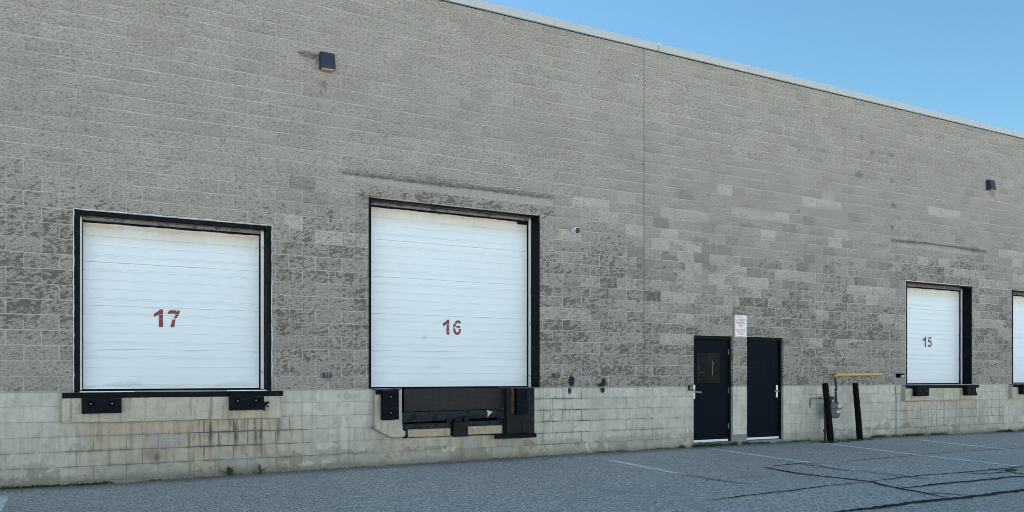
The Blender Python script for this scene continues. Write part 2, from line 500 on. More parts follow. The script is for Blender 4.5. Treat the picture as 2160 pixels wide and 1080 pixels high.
def wall_sheet(xs, zs, holes, depth):
    """one sheet in the plane y=0 with rectangular holes and their reveals"""
    nx, nz = len(xs), len(zs)
    XX, ZZ = np.meshgrid(xs, zs, indexing='ij')
    verts = np.stack([XX.ravel(), np.zeros(nx * nz), ZZ.ravel()], 1)
    cx = (xs[:-1] + xs[1:]) / 2; cz = (zs[:-1] + zs[1:]) / 2
    keep = np.ones((nx - 1, nz - 1), bool)
    for x0, x1, z0, z1 in holes:
        keep[np.ix_((cx > x0) & (cx < x1), (cz > z0) & (cz < z1))] = False
    i, j = np.nonzero(keep)
    q = np.stack([i * nz + j, (i + 1) * nz + j, (i + 1) * nz + j + 1, i * nz + j + 1], 1)
    extra_v, extra_f = [], []
    base = len(verts)
    zmin, zmax = zs[0], zs[-1]
    for x0, x1, z0, z1 in holes:
        z0c, z1c = max(z0, zmin), min(z1, zmax)
        sides = [((x0, z0c), (x0, z1c)), ((x1, z1c), (x1, z0c))]
        if z1 < zmax: sides.append(((x0, z1c), (x1, z1c)))
        if z0 > zmin: sides.append(((x1, z0c), (x0, z0c)))
        for (ax, az), (bx, bz) in sides:
            k = base + len(extra_v)
            extra_v += [(ax, 0, az), (bx, 0, bz), (bx, depth, bz), (ax, depth, az)]
            extra_f.append((k, k + 1, k + 2, k + 3))
    if extra_v:
        verts = np.concatenate([verts, np.array(extra_v)]); q = np.concatenate([q, np.array(extra_f)])
    me = bpy.data.meshes.new('wall')
    me.vertices.add(len(verts)); me.vertices.foreach_set('co', verts.astype(np.float32).ravel())
    me.loops.add(q.size); me.loops.foreach_set('vertex_index', q.astype(np.int32).ravel())
    me.polygons.add(len(q)); me.polygons.foreach_set('loop_start', np.arange(0, q.size, 4, dtype=np.int32))
    me.polygons.foreach_set('loop_total', np.full(len(q), 4, np.int32))
    me.update(calc_edges=True); me.validate()
    return me, verts[:, 0], verts[:, 2]

# ------------------------------------------------------------------ the warehouse
XL, XR, DEEP = -45.0, 60.0, 42.0
wh = thing('warehouse', 'long grey split-face block warehouse with pale smooth base and white dock doors', 'building')
DOORS = {17: (.179, 2.78, 1.245, 3.70), 16: (4.301, 7.444, 1.262, 4.29), 15: (17.453, 19.997, 1.255, 3.69), 14: (21.718, 24.262, 1.255, 3.69)}
E1 = (10.98, 12.015, 0.0, 2.268); E2 = (12.406, 13.447, 0.0, 2.268)
PIT = (4.86, 6.80, .455, 1.262)
holes_u = [DOORS[k] for k in DOORS] + [E1, E2]
holes_u = [(a, b, max(c, SPLIT) if c > 1 else c, d) for a, b, c, d in holes_u]
holes_u = [(a, b, SPLIT - .5, d) for a, b, c, d in holes_u]
mx = sorted({v for h in holes_u for v in h[:2]}); mz = sorted({h[3] for h in holes_u})
xs = axis(XL, XR, -2.6, 23.6, .045, 1.5, mx); zs = axis(SPLIT, TOP, SPLIT, TOP, .045, 1, mz)
me, vx, vz = wall_sheet(xs, zs, holes_u, .35)
wall = link('wall', me, 'split', wh)

nz1 = vnoise(vx, vz, .9, 1); nz2 = vnoise(vx, vz, .28, 2); nz3 = vnoise(vx, vz, 2.3, 3)
bl = .16 + .50 * (1 - soft(vz, 3.0, 5.2)) + .12 * (1 - soft(vz, 4.6, 6.6)) + (nz1 - .5) * .5 + (nz3 - .5) * .3
bl += .80 * rect(vx, vz, 4.1, 7.7, 4.27, 4.49, .15, .03) + .40 * rect(vx, vz, 17.0, 20.4, 3.7, 4.35, .3)
bl += .30 * rect(vx, vz, 2.8, 4.3, 1.2, 3.6, .15) + .30 * rect(vx, vz, 7.4, 9.5, 1.2, 4.2, .3) + .25 * rect(vx, vz, 9.6, 17, 1.2, 2.9, .3)
bl -= .25 * rect(vx, vz, -2, .2, 1.2, 2.0, .3)
sattr(me, 'blotch', np.clip(bl, .02, .97))
li = .004 + .16 * rect(vx, vz, 8.0, 24, 2.2, 5.0, .8) + .24 * rect(vx, vz, 9.5, 17.5, 2.6, 4.2, .7) + .12 * rect(vx, vz, 2.8, 4.3, 3.3, 4.5, .3)
sattr(me, 'lite', np.clip(li * (.55 + nz3 * .9), .002, .6))
soot_dark = np.zeros_like(vx)
def line(p, q, w, s):
    global soot_dark
    w2 = w * (.55 + nz1 * .9)
    soot_dark = np.maximum(soot_dark, s * np.clip(1.15 - seg_dist(vx, vz, p, q) / w2, 0, 1))
line((3.85, 4.675), (5.6, 4.685), .12, .50); line((5.3, 4.68), (7.72, 4.655), .13, .60); line((3.85, 4.645), (7.70, 4.622), .045, .8); line((4.0, 4.495), (7.65, 4.47), .022, .5); line((4.15, 4.315), (4.5, 4.31), .035, .7)
line((16.95, 4.61), (18.6, 4.64), .07, .95); line((18.5, 4.64), (20.6, 4.612), .045, .95); line((3.22, 6.375), (3.5, 6.365), .06, .9)
line((17.15, 4.0), (17.2, 1.3), .09, .42); line((17.1, 4.6), (17.1, 3.8), .1, .4)
def spot(x, z, r, s=.8):
    global soot_dark
    soot_dark = np.maximum(soot_dark, s * blob(vx, vz, x, z, r * .85 * (.6 + nz2), r * .7 * (.6 + nz1)))
for x, z, r, s in ((15.9, 6.86, .16, .7), (16.25, 6.55, .15, .75), (16.92, 6.57, .15, .7), (15.82, 6.0, .2, .75), (16.95, 5.98, .14, .7), (17.0, 5.43, .16, .9), (17.2, 5.12, .12, .65),
                   (16.96, 4.91, .13, .95), (13.9, 5.0, .12, .7), (17.15, 4.22, .13, .8), (16.9, 4.02, .17, .9), (13.6, 6.65, .2, .55), (13.9, 6.3, .16, .5), (19.95, 4.2, .1, .6),
                   (22.0, 6.55, .05, .9), (3.45, 6.2, .1, .5), (3.57, 5.95, .12, .75), (3.25, 6.1, .09, .35), (20.75, 6.28, .12, .8), (20.72, 6.10, .1, .6),
                   (9.62, 2.88, .07, 1.0), (8.25, 3.9, .12, .55), (-.02, 6.9, .2, .35), (2.1, 4.9, .14, .5), (10.4, 3.18, .1, .6)):
    spot(x, z, r, s * .8)
soot_dark = np.maximum(soot_dark, .28 * (1 - soft(vz, TOP - .12, TOP - .02)) * 0 + .5 * soft(vz, TOP - .10, TOP) * soft(nz2, .35, .75))  # uneven darker band along the top of the wall
sattr(me, 'soot_dark', np.clip(soot_dark, 0, 1))
ink = np.maximum.reduce([.9 * blob(vx, vz, 8.115, 1.37, .095, .15), 1.0 * blob(vx, vz, 8.82, 1.35, .075, .11), .75 * blob(vx, vz, 8.74, 1.29, .09, .06)])
sattr(me, 'ink', ink)
sattr(me, 'pale', np.maximum(rect(vx, vz, 3.95, 7.65, 4.485, 4.605, .12, .03), .8 * rect(vx, vz, 17.1, 20.3, 4.48, 4.57, .12, .03)))
ru = np.maximum.reduce([.9 * blob(vx, vz, 3.63, 6.17, .13, .05), .8 * blob(vx, vz, 20.85, 6.1, .14, .12), .8 * blob(vx, vz, 3.64, 1.42, .09, .05), .8 * blob(vx, vz, 7.78, 1.41, .09, .06)])
sattr(me, 'rust', ru)

# smooth foundation course
holes_f = [PIT, (E1[0], E1[1], -.3, 1.5), (E2[0], E2[1], -.3, 1.5)]
fx = axis(XL, XR, -2.6, 23.6, .03, 1.5, sorted({v for h in holes_f for v in h[:2]}))
fz = axis(-.3, SPLIT, -.3, SPLIT, .03, 1, [.455])
me, vx, vz = wall_sheet(fx, fz, holes_f, .35)
found = link('foundation_wall', me, 'found', wh)
n1 = vnoise(vx, vz, .5, 5); n2 = vnoise(vx, vz, .13, 6); n3 = vnoise(vx, vz, 1.7, 7)
tan = .95 * rect(vx, vz, .3, 3.3, -.3, .86, .45, .12) + .85 * rect(vx, vz, 4.3, 7.4, -.3, .50, .3, .05) + .35 * rect(vx, vz, 17.2, 20.6, -.3, .9, .3, .08) + .42 * n3 * (1.15 - vz * .5)
sattr(me, 'tan', np.clip(tan * (.6 + n1 * .7), 0, 1))
drip = .9 * rect(vx, vz, 1.7, 3.1, .5, .86, .3, .12) + .25 * rect(vx, vz, .1, 3.0, .3, .86, .2, .2) + .32 * rect(vx, vz, 16.7, 21.6, .1, 1.25, .3, .2) + .25 * rect(vx, vz, 7.2, 8.1, .3, 1.2, .2)
drip += .25 * rect(vx, vz, 14.0, 15.0, .3, 1.2, .3)
sattr(me, 'drip', np.clip(drip, 0, 1))
peel = .52 * (1 - soft(vz, .12, .42)) * (.5 + n3) + .55 * rect(vx, vz, 2.4, 4.4, -.3, .33, .3, .06) + .75 * rect(vx, vz, 4.4, 10.9, -.3, .30, .3, .08) + .30 * rect(vx, vz, 4.4, 7.4, -.3, .5, .2) + .5 * rect(vx, vz, 16, 21, -.3, .30, .4, .08)
peel += .55 * rect(vx, vz, 13.4, 17.2, -.3, .30, .2, .07) + .25 * rect(vx, vz, 16.8, 18.0, .2, .9, .3)
peel += .35 * rect(vx, vz, 10.2, 10.98, -.3, .36, .15, .03) + .25 * rect(vx, vz, 1.3, 3.2, .2, .8, .2) + .30 * rect(vx, vz, 7.3, 8.2, .2, 1.2, .15)
peel += (.16 + .22 * n3) * (1 - soft(vz, .3, .9)) + .14 * n3 * n1
sattr(me, 'peel', np.clip(peel, 0, 1.15))
pat = np.zeros_like(vx)
for x, z, a, b in ((3.81, 1.155, .055, .055), (3.945, 1.165, .06, .09), (3.80, .985, .05, .06), (3.96, 1.0, .045, .045), (3.78, .775, .08, .08), (3.95, .79, .035, .07), (7.62, 1.13, .07, .12), (7.5, .8, .08, .2),
                   (8.75, .98, .12, .1), (9.1, 1.02, .1, .1), (20.42, 1.17, .05, .07), (20.58, 1.17, .05, .07), (20.43, 1.02, .05, .07), (20.58, 1.03, .05, .07), (17.0, 1.02, .07, .06), (1.3, .56, .35, .1), (2.2, .30, .25, .09)):
    pat = np.maximum(pat, blob(vx, vz, x, z, a, b))
sattr(me, 'patch', pat)
ch = np.zeros_like(vx)
for x, z, a, b in ((3.32, .12, .16, .06), (3.62, .12, .13, .06), (3.5, .36, .05, .08), (3.85, .92, .10, .1), (20.5, .9, .06, .07), (5.65, .24, .18, .06)):
    ch = np.maximum(ch, blob(vx, vz, x, z, a, b))
sattr(me, 'chalk', ch)
jt = .85 * rect(vx, vz, 1.6, 3.3, .33, .84, .3, .08) * (.55 + n1 * .6) + .55 * rect(vx, vz, 7.3, 8.4, .2, 1.2, .2) * (.5 + n1 * .7) + .22 * n3 + .28 * rect(vx, vz, .0, 2.2, 0, .6, .2) + .3 * rect(vx, vz, 16.8, 21.7, .1, 1.0, .3) * n1 + .25 * rect(vx, vz, 8.2, 9.8, .3, .9, .3)
jt += .35 * rect(vx, vz, 2.5, 4.4, .18, .30, .3, .03)
jt += .20 * n1 * n3
sattr(me, 'joint', np.clip(jt, .02, 1))
rs = np.maximum.reduce([.95 * blob(vx, vz, 1.20, .33, .055, .075), .45 * blob(vx, vz, 1.12, .38, .14, .12), .28 * rect(vx, vz, 3.78, 3.83, .1, .72, .012, .06), .2 * rect(vx, vz, 3.96, 3.985, .1, .75, .01, .06), .3 * rect(vx, vz, 5.9, 5.95, .1, .45, .02),
                        .5 * blob(vx, vz, 2.38, .40, .05, .08), .4 * blob(vx, vz, 2.62, .38, .06, .09), .3 * rect(vx, vz, 20.42, 20.5, .5, .85, .03)])
sattr(me, 'rust', rs)
sattr(me, 'ink', np.maximum.reduce([.85 * blob(vx, vz, 8.075, 1.20, .06, .11), .95 * blob(vx, vz, 8.80, 1.205, .07, .085), .55 * blob(vx, vz, 8.74, 1.235, .08, .03), .5 * blob(vx, vz, 8.2, 1.245, .12, .02)]))

# the rest of the shell
b = NB()
box(b, XL, XL + .3, .01, DEEP, -.3, TOP - .01); box(b, XR - .3, XR, .01, DEEP, -.3, TOP - .01); box(b, XL + .3, XR - .3, DEEP - .3, DEEP, -.3, TOP - .01)
obj('side_wall', b, 'found', wh)
b = NB(); box(b, XL + .02, XR - .02, .36, DEEP - .02, TOP - .35, TOP - .02); obj('roof', b, 'roof', wh)
b = NB()
x = 7.742 - 2.326 * 22
while x < XR:
    y0 = -.04 + random.uniform(-.003, .003)
    pr = [(y0, TOP + .012), (y0, TOP + .150), (.32, TOP + .165), (.32, TOP + .02), (.02, TOP + .02), (.02, TOP + .004), (y0 + .012, TOP + .012 - .006)]
    n = bmesh.new(); A = [n.verts.new((x + .006, p, q)) for p, q in pr]; B = [n.verts.new((x + 2.320, p, q)) for p, q in pr]
    n.faces.new(A); n.faces.new(B[::-1])
    for i in range(len(pr)): n.faces.new([A[i], B[i], B[(i + 1) % len(pr)], A[(i + 1) % len(pr)]])
    merge(b, n); x += 2.326
cop = obj('coping', b, 'coping', wh)
b = NB(); box(b, XL, XR, -.012, .30, TOP - .004, TOP + .003); obj('shadow_gap_strip', b, 'black', cop)  # black strip stands in for the shadow gap under the coping
b = NB(); box(b, XL, XR, -.026, .29, TOP + .026, TOP + .140); obj('glint_stop', b, 'black', cop)  # black core added to stop sun glints in the coping joints

# ---- numerals as painted outlines
def ribbon(pts, w):
    L, Rr = [], []
    n = len(pts)
    for i in range(n):
        a = np.array(pts[max(i - 1, 0)]); c = np.array(pts[min(i + 1, n - 1)]); d = c - a; d = d / np.hypot(*d)
        nrm = np.array((-d[1], d[0])) * w / 2
        L.append(np.array(pts[i]) + nrm); Rr.append(np.array(pts[i]) - nrm)
    return [[L[i], L[i + 1], Rr[i + 1], Rr[i]] for i in range(n - 1)]
GL = {
    '1': [[(0, .54), (0, .735), (.26, .93), (.27, 1), (.45, 1), (.45, .70), (.235, .70)], [(.245, .68), (.45, .68), (.44, .46), (.235, .46)], [(.235, .445), (.44, .445), (.46, 0), (.25, 0)]],
    '7': [[(0, .76), (0, .84), (.12, .97), (.63, .97), (.63, .86), (.57, .75), (.42, .73), (.32, .79)], [(.42, .72), (.58, .735), (.46, .52), (.31, .53)], [(.24, .42), (.41, .42), (.345, 0), (.145, 0)], [(.29, .505), (.45, .50), (.41, .44), (.25, .445)]],
    '6': ribbon([(.55, .80), (.44, .91), (.30, .90), (.20, .78)], .16) + ribbon([(.165, .75), (.12, .60), (.11, .49)], .17) + ribbon([(.11, .44), (.13, .26), (.21, .12), (.32, .075), (.44, .12), (.51, .24), (.52, .42)], .165) + [[(.22, .49), (.22, .53), (.31, .61), (.42, .63), (.52, .58), (.59, .49)]],
    '5': ribbon([(.54, .91), (.34, .92), (.16, .90)], .16) + ribbon([(.15, .80), (.13, .66), (.11, .52)], .15) + ribbon([(.19, .54), (.32, .61), (.47, .53), (.53, .34), (.46, .14), (.30, .07), (.14, .12), (.05, .24)], .16),
}
def number(s, x, z, h, y, parent, gap=.70):
    cx = x
    for ch in s:
        b = NB()
        for poly in GL[ch]:
            b.faces.new([b.verts.new((cx + px * h * 1.02 + random.uniform(-.002, .002), y, z + pz * h + random.uniform(-.002, .002))) for px, pz in poly])
        cx += gap * h
        for f in b.faces:
            f.normal_update()
            if f.normal.y > 0: f.normal_flip()
        me = bpy.data.meshes.new('numeral'); b.to_mesh(me); b.free()
        link('numeral', me, 'number', parent)

def dock_door(key, face, d, head, ztop_panel, label, num=None):
    x0, x1, z0, z1 = DOORS[key]
    # panel: 24 inch sections with shallow ribs, drawn as a profile along z
    prof = []
    z = 1.286; top = z1 + .06
    secs = []
    s0 = 1.286 - (.06 if key == 17 else .02)
    k = 0
    feats = []
    while s0 + k * .604 < top:
        base = s0 + k * .604
        if k: feats.append((base, 'j'))
        for o in (.088, .112, .235, .36, .487, .512): feats.append((base + o, 'r'))
        k += 1
    prof.append((d, z))
    for fz_, kind in feats:
        if fz_ < z + .02 or fz_ > top - .02: continue
        if kind == 'j': prof += [(d, fz_ - .011), (d + .020, fz_ - .006), (d + .020, fz_ + .004), (d + .001, fz_ + .010)]
        else: prof += [(d, fz_ - .009), (d + .0065, fz_ - .001), (d + .0065, fz_ + .004), (d, fz_ + .007)]
    prof.append((d, top))
    pts = []
    for p in prof:
        if not pts or p[1] > pts[-1][1] + 1e-5: pts.append(p)
    b = NB()
    nxs = [x0 + face * .4 + (x1 - x0 - face * .8) * i / 24 for i in range(25)]
    grid = [[b.verts.new((x, y + .0025 * math.sin(x * 3.1 + zq * 2.3) , zq)) for (y, zq) in pts] for x in nxs]
    for A, B in zip(grid, grid[1:]):
        for i in range(len(pts) - 1): b.faces.new([A[i], B[i], B[i + 1], A[i + 1]])
    # back and edges so that the slab has thickness
    X0, X1 = nxs[0], nxs[-1]
    box(b, X0 + .001, X1 - .001, d + .03, d + .06, 1.287, top - .001)
    door = obj('dock_door', b, 'door', wh)
    vs = np.array([v.co for v in door.data.vertices]); vx, vz = vs[:, 0], vs[:, 2]
    g = soft(vz, ztop_panel - .34, ztop_panel - .02) * (.75 + .5 * vnoise(vx, vz, .5, key)) + .35 * (1 - soft(vz, 1.28, 1.40)) * vnoise(vx, vz, .3, key + 5)
    sattr(door.data, 'grime', np.clip(g, 0, 1))
    sm = np.zeros_like(vx)
    if key == 16:
        for x, zz, a, q in ((5.42, 1.75, .06, .12), (5.55, 1.75, .05, .14), (5.55, 1.60, .22, .05), (5.35, 2.12, .08, .05), (6.4, 1.45, .1, .05)): sm = np.maximum(sm, blob(vx, vz, x, zz, a, q))
    if key == 17:
        for x, zz, a, q in ((.8, 1.34, .35, .05), (2.3, 1.33, .4, .06)): sm = np.maximum(sm, blob(vx, vz, x, zz, a, q))
    sattr(door.data, 'smudge', sm)
    tag(door, label)
    # steel jambs
    b = NB()
    zj = z0 if key != 16 else 1.262
    box(b, x0 - .002, x0 + face, -.010, d - .004, zj, z1 + (.012 if head else -.003), .003)
    box(b, x1 - face, x1 + .002, -.010, d - .004, zj, z1 + (.012 if head else -.003), .003)
    if head: box(b, x0 + face + .001, x1 - face - .001, -.008, .10, z1 - head, z1 + .004, .003)
    obj('door_frame', b, 'black', door)
    zi = z1 - head
    if key in (17, 15):
        b = NB()
        def bead(ax, az, bx, bz):
            n_ = 46; P = []
            for i in range(n_ + 1):
                q = i / n_; P.append((ax + (bx - ax) * q + random.uniform(-.004, .004), -.004, az + (bz - az) * q + random.uniform(-.004, .004)))
            tube(b, P, [random.uniform(.004, .011) for _ in P], 6)
        bead(x0 - .010, z0 + .02, x0 - .010, z1 + .018); bead(x0 - .010, z1 + .018, x1 + .010, z1 + .018)
        if key == 17: bead(x1 + .010, z1 + .018, x1 + .010, z0 + .02)
        obj('caulk_bead', b, 'caulk', door)
    for sx0, sx1 in ((x0 + face + .001, x0 + face + .030), (x1 - face - .052, x1 - face - .003)):
        obj('track_strip', box(NB(), sx0, sx1, d - .045, d - .006, 1.27, zi - .004, .004), 'silver', door)
    obj('side_gasket', box(NB(), x0 + face + .032, x0 + face + .044, d - .03, d - .006, 1.27, zi - .06), 'rubber', door)
    obj('side_gasket', box(NB(), x1 - face - .070, x1 - face - .054, d - .03, d - .006, 1.27, zi - .06), 'rubber', door)
    b = NB(); n = 14
    xa, xb = x0 + face + .031, x1 - face - .053
    for i in range(n):      # sagging top gasket in short lengths joined end to end
        sag = .003 * math.sin(i * 1.7 + key) - (.045 if (key == 16 and i >= n - 1) else 0)
        box(b, xa + (xb - xa) * i / n, xa + (xb - xa) * (i + 1) / n, d - .035, d - .007, zi - .072 + sag, zi - .05)
    obj('gasket', b, 'rubber', door)
    b = NB(); box(b, xa, xb, d - .06, d - .006, zi - .049, zi - .003, .004); obj('header_seal', b, 'seal', door)
    b = NB(); box(b, x0 + face + .045, x1 - face - .072, d + .002, d + .05, 1.2625, 1.2855); obj('bottom_seal', b, 'rubber', door)
    if num: number(num[0], num[1], num[2], .255, d - .0045, door)
    return door
dock_door(17, .066, .20, .050, 3.585, 'white ribbed dock door painted with a red 17, in a black steel frame', ('17', 1.185, 2.165))
dock_door(16, .040, .26, .012, 4.20, 'tall white ribbed dock door painted with a broken red 16', ('16', 5.70, 2.165))
dock_door(15, .040, .26, .030, 3.60, 'white ribbed dock door painted with a red 15', ('15', 18.46, 2.165))
dock_door(14, .040, .26, .030, 3.60, 'white ribbed dock door at the right edge, number out of sight')

# near-black sheet standing in for the unlit inside behind the openings
b = NB(); box(b, XL + .4, XR - .4, .50, .56, -.2, TOP - .4); obj('dark_backing', b, 'void', wh)

# ---- ledges below the docks
def ledge(x0, x1, z0, rag):
    b = NB()
    N = 40; pts = []
    for i in range(N + 1): pts.append((x0 + (x1 - x0) * i / N, z0 + random.uniform(-rag, rag)))
    for i in range(N + 1): pts.append((x1 - (x1 - x0) * i / N, 1.232))
    prism(b, pts, -.10, -.001)
    l = obj('dock_ledge', b, 'ledge', wh)
    b = NB(); box(b, x0 + .005, x1 + .03, -.115, -.092, 1.168, 1.243, .005); box(b, x0 + .006, x1 + .029, -.0915, -.001, 1.234, 1.243)
    obj('edge_angle', b, 'black', l)
    return l
l17 = ledge(.030, 2.90, .845, .006); l15 = ledge(17.30, 20.10, .885, .003); l14 = ledge(21.57, 24.45, .885, .003)
for xa, xb in ((.24, .92), (2.14, 2.70)): obj('wear_plate', box(NB(), xa, xb, -.085, .19, 1.2445, 1.259, .004), 'silver', l17)

# ---- broken pillar, tan curb and weathered plate at the pit of door 16
b = NB()
prism(b, [(4.362, 1.243), (4.80, 1.243), (4.795, 1.19), (4.815, 1.14), (4.80, 1.08), (4.825, 1.03), (4.815, .95), (4.83, .86), (4.82, .75), (4.832, .66), (4.83, .59), (4.885, .58), (4.885, .51), (4.83, .475),
          (4.75, .49), (4.68, .478), (4.62, .50), (4.56, .52), (4.50, .555), (4.45, .59), (4.41, .615), (4.362, .63)], -.10, -.001, .006)
pil = obj('concrete_pillar', b, 'pillar', wh)
b = NB(); box(b, 4.362, 4.80, -.106, .19, 1.2435, 1.256, .003); box(b, 4.375, 4.50, -.112, -.1008, 1.17, 1.243, .003); obj('edge_angle', b, 'black', pil)
b = NB(); box(b, 4.38, 4.66, -.10, .18, 1.2565, 1.2605); obj('wear_plate', b, 'silver', pil)
b = NB(); box(b, 4.955, 5.72, -.012, .12, .465, .595, .008); box(b, 6.03, 6.70, -.012, .12, .475, .615, .008); obj('pit_curb', b, 'tanstone', wh)
b = NB(); box(b, 6.735, 7.285, -.10, -.001, .470, 1.256, .004)
sp = obj('side_plate', b, 'steel_old', wh)
tag(sp, 'weathered near-black steel plate at the right of the pit, streaked with rust')
b = NB(); box(b, 6.80, 6.862, -.135, -.1005, .82, 1.25, .012); obj('rust_strip', b, 'rust', sp)
b = NB(); box(b, 6.50, 7.30, -.15, -.1005, .395, .465, .004); box(b, 6.50, 7.30, -.1, -.002, .455, .464); obj('edge_angle', b, 'black', sp)
b = NB(); box(b, 7.02, 7.04, -.108, -.1006, .49, 1.24); obj('seam_bar', b, 'steel_old', sp)

# ---- entry doors
def entry(E, lever_right):
    x0, x1, z0, z1 = E; d = .075
    zs_ = .135
    b = NB(); box(b, x0 + .05, x1 - .052, d + .012, d + .05, zs_ + .05, z1 - .075, .002)
    door = obj('entry_door', b, 'navy', wh)
    b = NB()
    box(b, x0 + .001, x0 + .045, d - .02, d + .1, zs_, z1 - .002, .003); box(b, x1 - .047, x1 - .001, d - .02, d + .1, zs_, z1 - .002, .003)
    box(b, x0 + .0455, x1 - .0475, d - .02, d + .1, z1 - .068, z1 - .002, .003)
    obj('door_frame', b, 'black', door)
    b = NB(); box(b, x0 + .05, x1 - .052, d + .003, d + .046, zs_ + .004, zs_ + .048, .003); obj('door_sweep', b, 'white', door)
    b = NB(); box(b, x0 + .002, x1 - .002, -.02, .30, -.05, zs_ - .003, .008); obj('door_sill', b, 'sill', door)
    px = x1 - .135 if lever_right else x0 + .052
    b = NB(); box(b, px, px + .052, d - .004, d + .0115, 1.01, 1.27, .003)
    if not lever_right: box(b, x0 + .012, x0 + .05, d - .035, d - .021, 1.05, 1.265, .002)
    lp = obj('lock_plate', b, 'brass', door)
    b = NB(); cx = px + .026; s = -1 if lever_right else 1
    tube(b, [(cx, d - .004, 1.145), (cx, d - .05, 1.145), (cx + .02 * s, d - .065, 1.145), (cx + .115 * s, d - .06, 1.14)], [.024, .016, .014, .013], 12)
    ball(b, (cx + .115 * s, d - .06, 1.14), .02, 12)
    obj('lever_handle', b, 'chrome', lp, True)
    hx = x1 - .05 if not lever_right else x0 + .048
    for hz in (.45, 1.17, 1.95):
        b = NB(); tube(b, [(hx, d + .0, hz - .055), (hx, d + .0, hz + .055)], .011, 10); obj('hinge', b, 'hardware', door)
    return door
e1 = entry(E1, False); e2 = entry(E2, True)
tag(e1, 'dark navy steel door with a boarded brown window patch'); tag(e2, 'plain dark navy steel door with faint window outline')
def wear_bits(door, name, mat, y, items):
    for x0, x1, z0, z1 in items:
        b = NB(); n = 7; dx, dz = x1 - x0, z1 - z0; w = .3
        if dz > dx:
            L = [(x0 + random.uniform(0, w) * dx, z0 + dz * i / n) for i in range(n + 1)]; Q = [(x1 - random.uniform(0, w) * dx, z1 - dz * i / n) for i in range(n + 1)]
        else:
            L = [(x0 + dx * i / n, z0 + random.uniform(0, w) * dz) for i in range(n + 1)]; Q = [(x1 - dx * i / n, z1 - random.uniform(0, w) * dz) for i in range(n + 1)]
        b.faces.new([b.verts.new((px, y, pz)) for px, pz in L + Q])
        obj(name, b, mat, door)
b = NB(); box(b, 11.13, 11.75, .080, .0865, 1.325, 1.925, .002); pt = obj('window_patch', b, 'patch', e1)
wear_bits(pt, 'scrape', 'scrape', .0785, [(11.525, 11.545, 1.47, 1.78), (11.555, 11.575, 1.68, 1.74), (11.22, 11.33, 1.535, 1.542), (11.18, 11.19, 1.58, 1.65)])
b = NB(); box(b, 11.32, 11.51, .0785, .0798, 1.50, 1.77); obj('glass_outline', b, 'patch', pt)
wear_bits(e2, 'scrape', 'patch', .0855, [(12.685, 12.70, 1.45, 1.76), (12.98, 12.995, 1.5, 1.76), (12.66, 12.70, 1.72, 1.735)])
wear_bits(e2, 'scrape', 'scrape', .0853, [(12.655, 12.668, 1.735, 1.755), (13.24, 13.25, 1.63, 1.64), (12.52, 12.526, 1.1, 1.17)])
b = NB(); box(b, 12.02, 12.40, -.0025, -.001, .02, .27); obj('pier_repair', b, 'sill', wh)

# ------------------------------------------------------------------ things fixed to the wall
GB = 'rubber dock bumpers under the white doors'
def bumper(x0, x1, z0, z1, y0, label, vertical=False, torn=0):
    o = thing('dock_bumper', label, 'dock bumper', ((x0 + x1) / 2, -.10, z0), GB)
    w = (x1 - x0) / 2; h = z1 - z0; t = -y0 - .10 - .004
    b = NB()
    if torn:
        prism(b, [(-w, h), (w * .85, h), (w * .82, h * .45), (w * 1.0, h * .25), (w * 1.25, h * .02), (w * 1.1, -.01), (w * .4, -.012), (-w * .9, 0)], -t, -.002, .006)
    else:
        box(b, -w, w, -t, -.002, 0, h, .009, 2)
        for v in b.verts: v.co.x += .004 * math.sin(v.co.z * 40); v.co.z += .004 * math.sin(v.co.x * 11)
    obj('rubber_block', b, 'rubber', o)
    spots = [(0, h * .24), (0, h * .78)] if vertical else [(-w * .55, h * .52), (w * .52, h * .52)]
    for sx, sz in spots:
        b = NB(); tube(b, [(sx, -t - .001, sz), (sx, -t - .003, sz)], [.036, .036], 18); h_ = obj('recess_shade_disc', b, 'void', o)  # flat black disc, the shade of a bolt hole put into its colour
        b = NB(); tube(b, [(sx, -t - .0035, sz), (sx, -t - .007, sz)], [.013, .012], 8); obj('bolt', b, 'hardware', o)
    return o
bumper(.262, .742, .965, 1.215, -.21, 'black rubber bumper at the left end of the ledge under door 17')
b17 = bumper(2.152, 2.635, .970, 1.236, -.21, 'black rubber bumper with torn strap, right end of the ledge under door 17')
b = NB(); tube(b, [(.235, -.06, .09), (.27, -.075, .10), (.315, -.08, .105)], [.012, .016, .018], 8); tube(b, [(.25, -.07, .09), (.285, -.08, .06), (.31, -.08, .045)], [.01, .012, .009], 8)
tube(b, [(.243, -.09, -.015), (.245, -.10, .10)], [.01, .014], 8); obj('torn_strap', b, 'rubber', b17)
bumper(17.55, 17.985, .99, 1.225, -.23, 'black rubber bumper at the left end of the ledge under door 15')
bumper(19.45, 19.84, .99, 1.225, -.23, 'torn flaring black rubber bumper at the right end of the ledge under door 15', torn=1)
bumper(21.82, 22.26, .99, 1.225, -.23, 'black rubber bumper under the last dock door, at the right edge')
bumper(4.46, 4.735, .770, 1.240, -.20, 'upright black rubber bumper on the broken concrete pillar beside the pit of door 16', True)
o = thing('dock_bumper', 'worn two-block rubber bumper beside the orange rust strip on the steel plate', 'dock bumper', (6.99, -.1, .80), GB)
b = NB(); box(b, -.105, .105, -.075, -.009, .225, .445, .012, 2); obj('rubber_block', b, 'rubber', o)
b = NB(); box(b, -.105, .125, -.085, -.009, .0, .215, .02, 2); obj('rubber_block', b, 'rubber', o)

